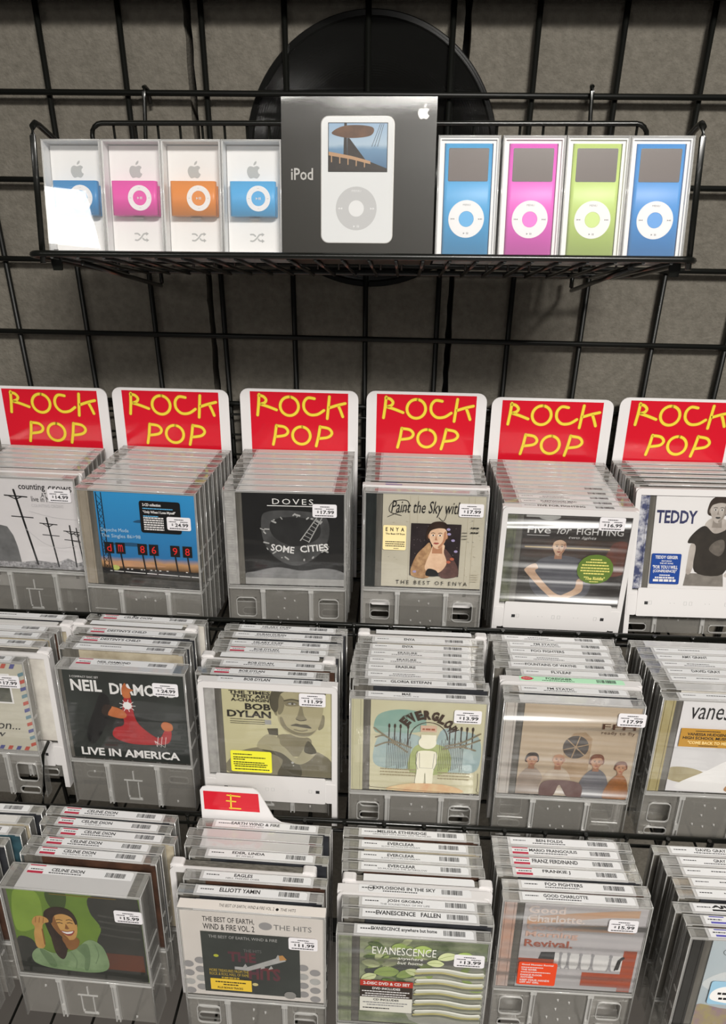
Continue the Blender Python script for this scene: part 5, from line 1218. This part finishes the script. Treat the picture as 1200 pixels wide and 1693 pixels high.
# stack: short description of where it is, front look, cover function, foot, yaw, tilt back, tilt front, rows from the back: (title, subtitle, options)
N_ = dict
W_ = dict(white=True)
STACKS = [
 ('r1c0', 'behind the utility pole cover', 'clear CD case with white utility pole cover, front of the left edge stack', cover_poles, 'hook', -1.5, -5, -5,
  [(None, None, N_(lab='pale'))] * 5 + [(None, None, N_(white=True, flat=True, lab=None)), (None, None, N_(lab='pale'))]),
 ('r1c1', 'behind the blue sky cover', 'clear CD case with blue evening sky cover and red lit digits', cover_sky, 'fan', -2.5, -5, -6,
  [(None, None, N_(lab=None if i % 3 == 1 else 'pale')) for i in range(9)]),
 ('r1c2', 'behind the smoky black cover', 'clear CD case with smoky black and white cover, under a ROCK POP card', cover_smoke, 'window', 1.0, -5, -5,
  [(None, None, N_(lab='pale')) for i in range(8)]),
 ('r1c3', 'behind the beige portrait', 'clear CD case with beige cover and framed portrait of a dark-haired woman', cover_portrait, 'window', 0, -5, -6.5,
  [(None, None, N_(lab='pale')) for i in range(6)] + [(None, None, N_(white=True, flat=True, lab=None, logo=violet_logo)), (None, None, N_(lab=None))]),
 ('r1c4', 'behind the green round sticker', 'white-framed CD keeper with dark cover and green round sticker', cover_seated, 'fan', -0.6, -5, -2.6,
  [(None, None, N_(lab='pale')) for i in range(6)] + [('', None, N_(lab='pale')), ('', '', N_(lab='pale')), ('', '', N_()), ('FLEETWOOD MAC', '', N_()), ('FIVE FOR FIGHTING', None, N_(white=True, flat=True))]),
 ('r1c5', 'behind the blue sticker cover', 'white-framed CD keeper with white cover, grey T-shirt figure and blue sticker', cover_tee, 'fan', 1.0, -5, -15,
  [(None, None, N_(lab='pale')) for i in range(5)] + [(None, None, N_(lab='pale', book=5)), (None, None, N_(white=True, flat=True, lab=None))]),
 ('r2c0', 'behind the airmail envelope cover', 'clear CD case with airmail envelope cover at the left edge', cover_airmail, 'window', -1.0, -5, -5,
  [('', None, {}), (None, None, N_(white=True, lab='pale', book=1)), ('', None, {}), ('', None, {}), ('', None, {}), (None, None, N_(white=True, lab=None, book=2)), ('', None, {})]),
 ('r2c1', 'behind the red jacket cover', 'thick clear CD case with dark cover, performer in a red jacket', cover_redjacket, 'hook', -1.5, -5, -5,
  [('CELINE DION', None, N_(band=True)), ('DIDO', None, W_), ("DESTINY'S CHILD", None, N_(band=True)), ("DESTINY'S CHILD", None, N_(band=True)), ('', None, {}), ('NEIL DIAMOND', 'LIVE IN AMERICA', N_(thick=20.0, band=True))]),
 ('r2c2', 'behind the khaki portrait cover', 'white-framed CD keeper with khaki cover, young man portrait and yellow sticker', cover_workshirt, 'fan', -0.6, -5, -5,
  [('HILARY DUFF', '', {}), ('DURAN DURAN', '', {}), ('HILARY DUFF', '', {}), ('BOB DYLAN', '', N_(band=True)), (None, None, W_), ('BOB DYLAN', '', {}), ('BOB DYLAN', 'MODERN TIMES', N_(band=True)), ('BOB DYLAN', None, N_(white=True, flat=True))]),
 ('r2c3', 'behind the garden gate drawing', 'clear CD case with pale drawing of a robed figure at a garden gate', cover_gate, 'window', 0, -5, -5,
  [('ENYA', None, W_), ('ENYA', None, {}), ('ENYA', None, {}), ('ERASURE', '', {}), ('ERASURE', '', {}), ('ERASURE', None, {}), ('', '', {}), ('GLORIA ESTEFAN', None, {}), ('MAE', 'EVERGLOW, THE', {})]),
 ('r2c4', 'behind the cover of four men', 'clear CD case with sandy cover of four men under a round window', cover_quartet, 'fan', -0.5, -5, -5,
  [('', '', {}), ('FM STATIC', '', {}), ('FOO FIGHTERS', None, {}), ('', '', {}), ('FOUNTAINS OF WAYNE', None, {}), ('FLYLEAF', None, {}), ('FOREIGNER', '', N_(white=True, flat=True, lab='green', logo=red_logo)), ('FM STATIC', '', {}), (None, None, N_(lab=None))]),
 ('r2c5', 'behind the white blouse cover', 'clear CD case with white cover and gold sticker at the right edge', cover_whiteblouse, 'window', 0, -5, -5,
  [(None, None, N_(lab=None)), ('', None, {}), ('AMY GRANT', None, {}), ('', '', {}), ('DAVID GRAY', None, {}), ('', None, {}), (None, None, N_(lab=None)), ('', None, {})]),
 ('r3c0', 'at the lower left corner', 'clear CD case at the very front of the cut-off lower left stack', cover_plain, 'window', 0, -5, -5,
  [('', None, {}), (None, None, N_(lab='pale', book=1)), ('', None, N_(book=4)), ('', None, {}), ('', None, {}), ('', None, {}), ('', None, {})]),
 ('r3c1', 'behind the laughing woman cover', 'thick clear CD case with green cover of a laughing woman', cover_green, 'hook', -1.8, -5, -5,
  [('CELINE DION', '', N_(band=True)), ('CELINE DION', 'A NEW DAY', N_(band=True)), ('CELINE DION', '', N_(band=True)), ('CELINE DION', '', N_(band=True)), ('CELINE DION', 'THE FRENCH ALBUM', N_(band=True)), ('CELINE DION', '', N_(thick=30.0, band=True))]),
 ('r3c2', 'behind the grey-dotted slipcase', 'CD case in a white slipcase with grey dots and yellow sticker', cover_slipcase, 'window', -0.9, -5, -5,
  [('EARTH WIND & FIRE', 'GREATEST HITS', {}), (None, None, N_(lab=None, book=5)), (None, None, N_(lab=None, book=5)), ('EDER, LINDA', 'BY MYSELF', {}), (None, None, N_(white=True, lab=None)), ('EAGLES', 'HELL FREEZES OVER', {}), ('ELLIOTT YAMIN', None, {}), (None, None, N_(lab=None))]),
 ('r3c3', 'behind the green foliage cover', 'clear CD case with green foliage cover and red and black sticker', cover_leaves, 'fan', -0.3, -5, -5,
  [('MELISSA ETHERIDGE', 'GREATEST HITS-ROAD LESS TRAVELED', {}), ('EVERCLEAR', 'SLOW MOTION DAYDREAM', {}), ('EVERCLEAR', 'SLOW MOTION DAYDREAM', {}), ('EVERCLEAR', 'SO MUCH FOR THE AFTERGLOW', {}), ('EVERCLEAR', None, W_), ('EXPLOSIONS IN THE SKY', '', N_(white=True, flat=True, logo=round_logo)), ('JOSH GROBAN', 'THE SOUNDTRAX OF MY LIFE', {}), ('EVANESCENCE   FALLEN', None, {}), ('EVANESCENCE anywhere but home', None, {})]),
 ('r3c4', 'behind the orange-blocked cover', 'clear CD case with silver and orange cover and orange sticker', cover_orange, 'window', 0, -5, -5,
  [('BEN FOLDS', '', {}), ('MARIO FRANGOULIS', '', N_(band=True)), ('FRANZ FERDINAND', None, N_(band=True)), ('FRANKIE J', None, N_(band=True)), ('FOO FIGHTERS', '', {}), ('GOOD CHARLOTTE', '', {})]),
 ('r3c5', 'at the lower right corner', 'clear CD case with powder blue cover at the lower right corner', cover_cloud, 'window', 0, -5, -5,
  [('DAVID GRAY', '', {}), ('GRAY', '', {}), ('', None, {}), ('', None, {}), ('', None, {}), (None, None, N_(logo=block_logo)), (None, None, N_(logo=violet_logo)), (None, None, N_(logo=violet_logo))]),
]
DEEP = {'r1c0': 13.4, 'r1c1': 14.2, 'r1c2': 15.2, 'r1c3': 14.2}
for key, where, flabel, cover, foot, yaw, t0, t1, items in STACKS:
    row = int(key[1]); pos = POS[key]; n = len(items)
    grp = 'discs stacked ' + where
    for i, (ti, su, op) in enumerate(items):
        k = n - 1 - i
        x, y = pos[i]
        if row == 1: y -= 3.5
        if key == 'r1c0': x -= 5
        if items[i][2].get('white'): y += 1.45
        op = dict(op)
        if key in DEEP and not op.get('white'): op['deep'] = DEEP[key]
        tl = t0 + (t1 - t0) * i / (n - 1)
        if k == 0: lb = flabel
        else:
            kind = 'white-framed CD keeper' if op.get('white') else 'clear CD case'
            if op.get('lab') == 'green': kind = 'white CD keeper with green label'
            lb = '%s, %s from front, %s' % (kind, ORD[k], where)
        if 'book' not in op: op['book'] = (0, 3, 0, 2, 1, 0, 3)[(i * 5 + len(key + where) + i // 2) % 7]
        keeper((x, y, ZT[row]), tl, yaw, lb, grp, title=ti, sub=su, front=cover if k == 0 else None, foot=foot if k == 0 else ('window', 'fan', 'hook')[(i + row) % 3], **op)

# letter card in the front row
t = thing('letter_card', 'white index card with a red patch and yellow letter E', 'divider card', None, (math.radians(-5), 0, math.radians(-0.9)))
R_ = Euler(t.rotation_euler).to_matrix(); t.location = W(-84, -351.5, -749) + R_ @ Vector((0, 0, -229 * K))
q = MB(); q.prism([(-72, 0), (72, 0), (72, 178), (16, 184)] + [(8, 190), (-6, 222), (-9, 226), (-14, 229)] + [(-64, 229), (-69, 227), (-71.4, 223)], 0, 1.4); q.build('white_card', M_CARD, t)
q = MB(); q.flat([(-68, 197), (-7, 197), (-8, 222.5), (-68, 222.5)], -0.06); rp = q.build('red_patch', M_RED, t)
q = MB()
for sp in ([(-38, 219), (-38.4, 200)], [(-42, 218.4), (-28, 217.4)], [(-43, 210.5), (-33, 210)], [(-40, 200.6), (-28, 200.4)]): q.ribbon(sp, 1.6, -0.1)
q.build('handwriting', M_YEL, rp)
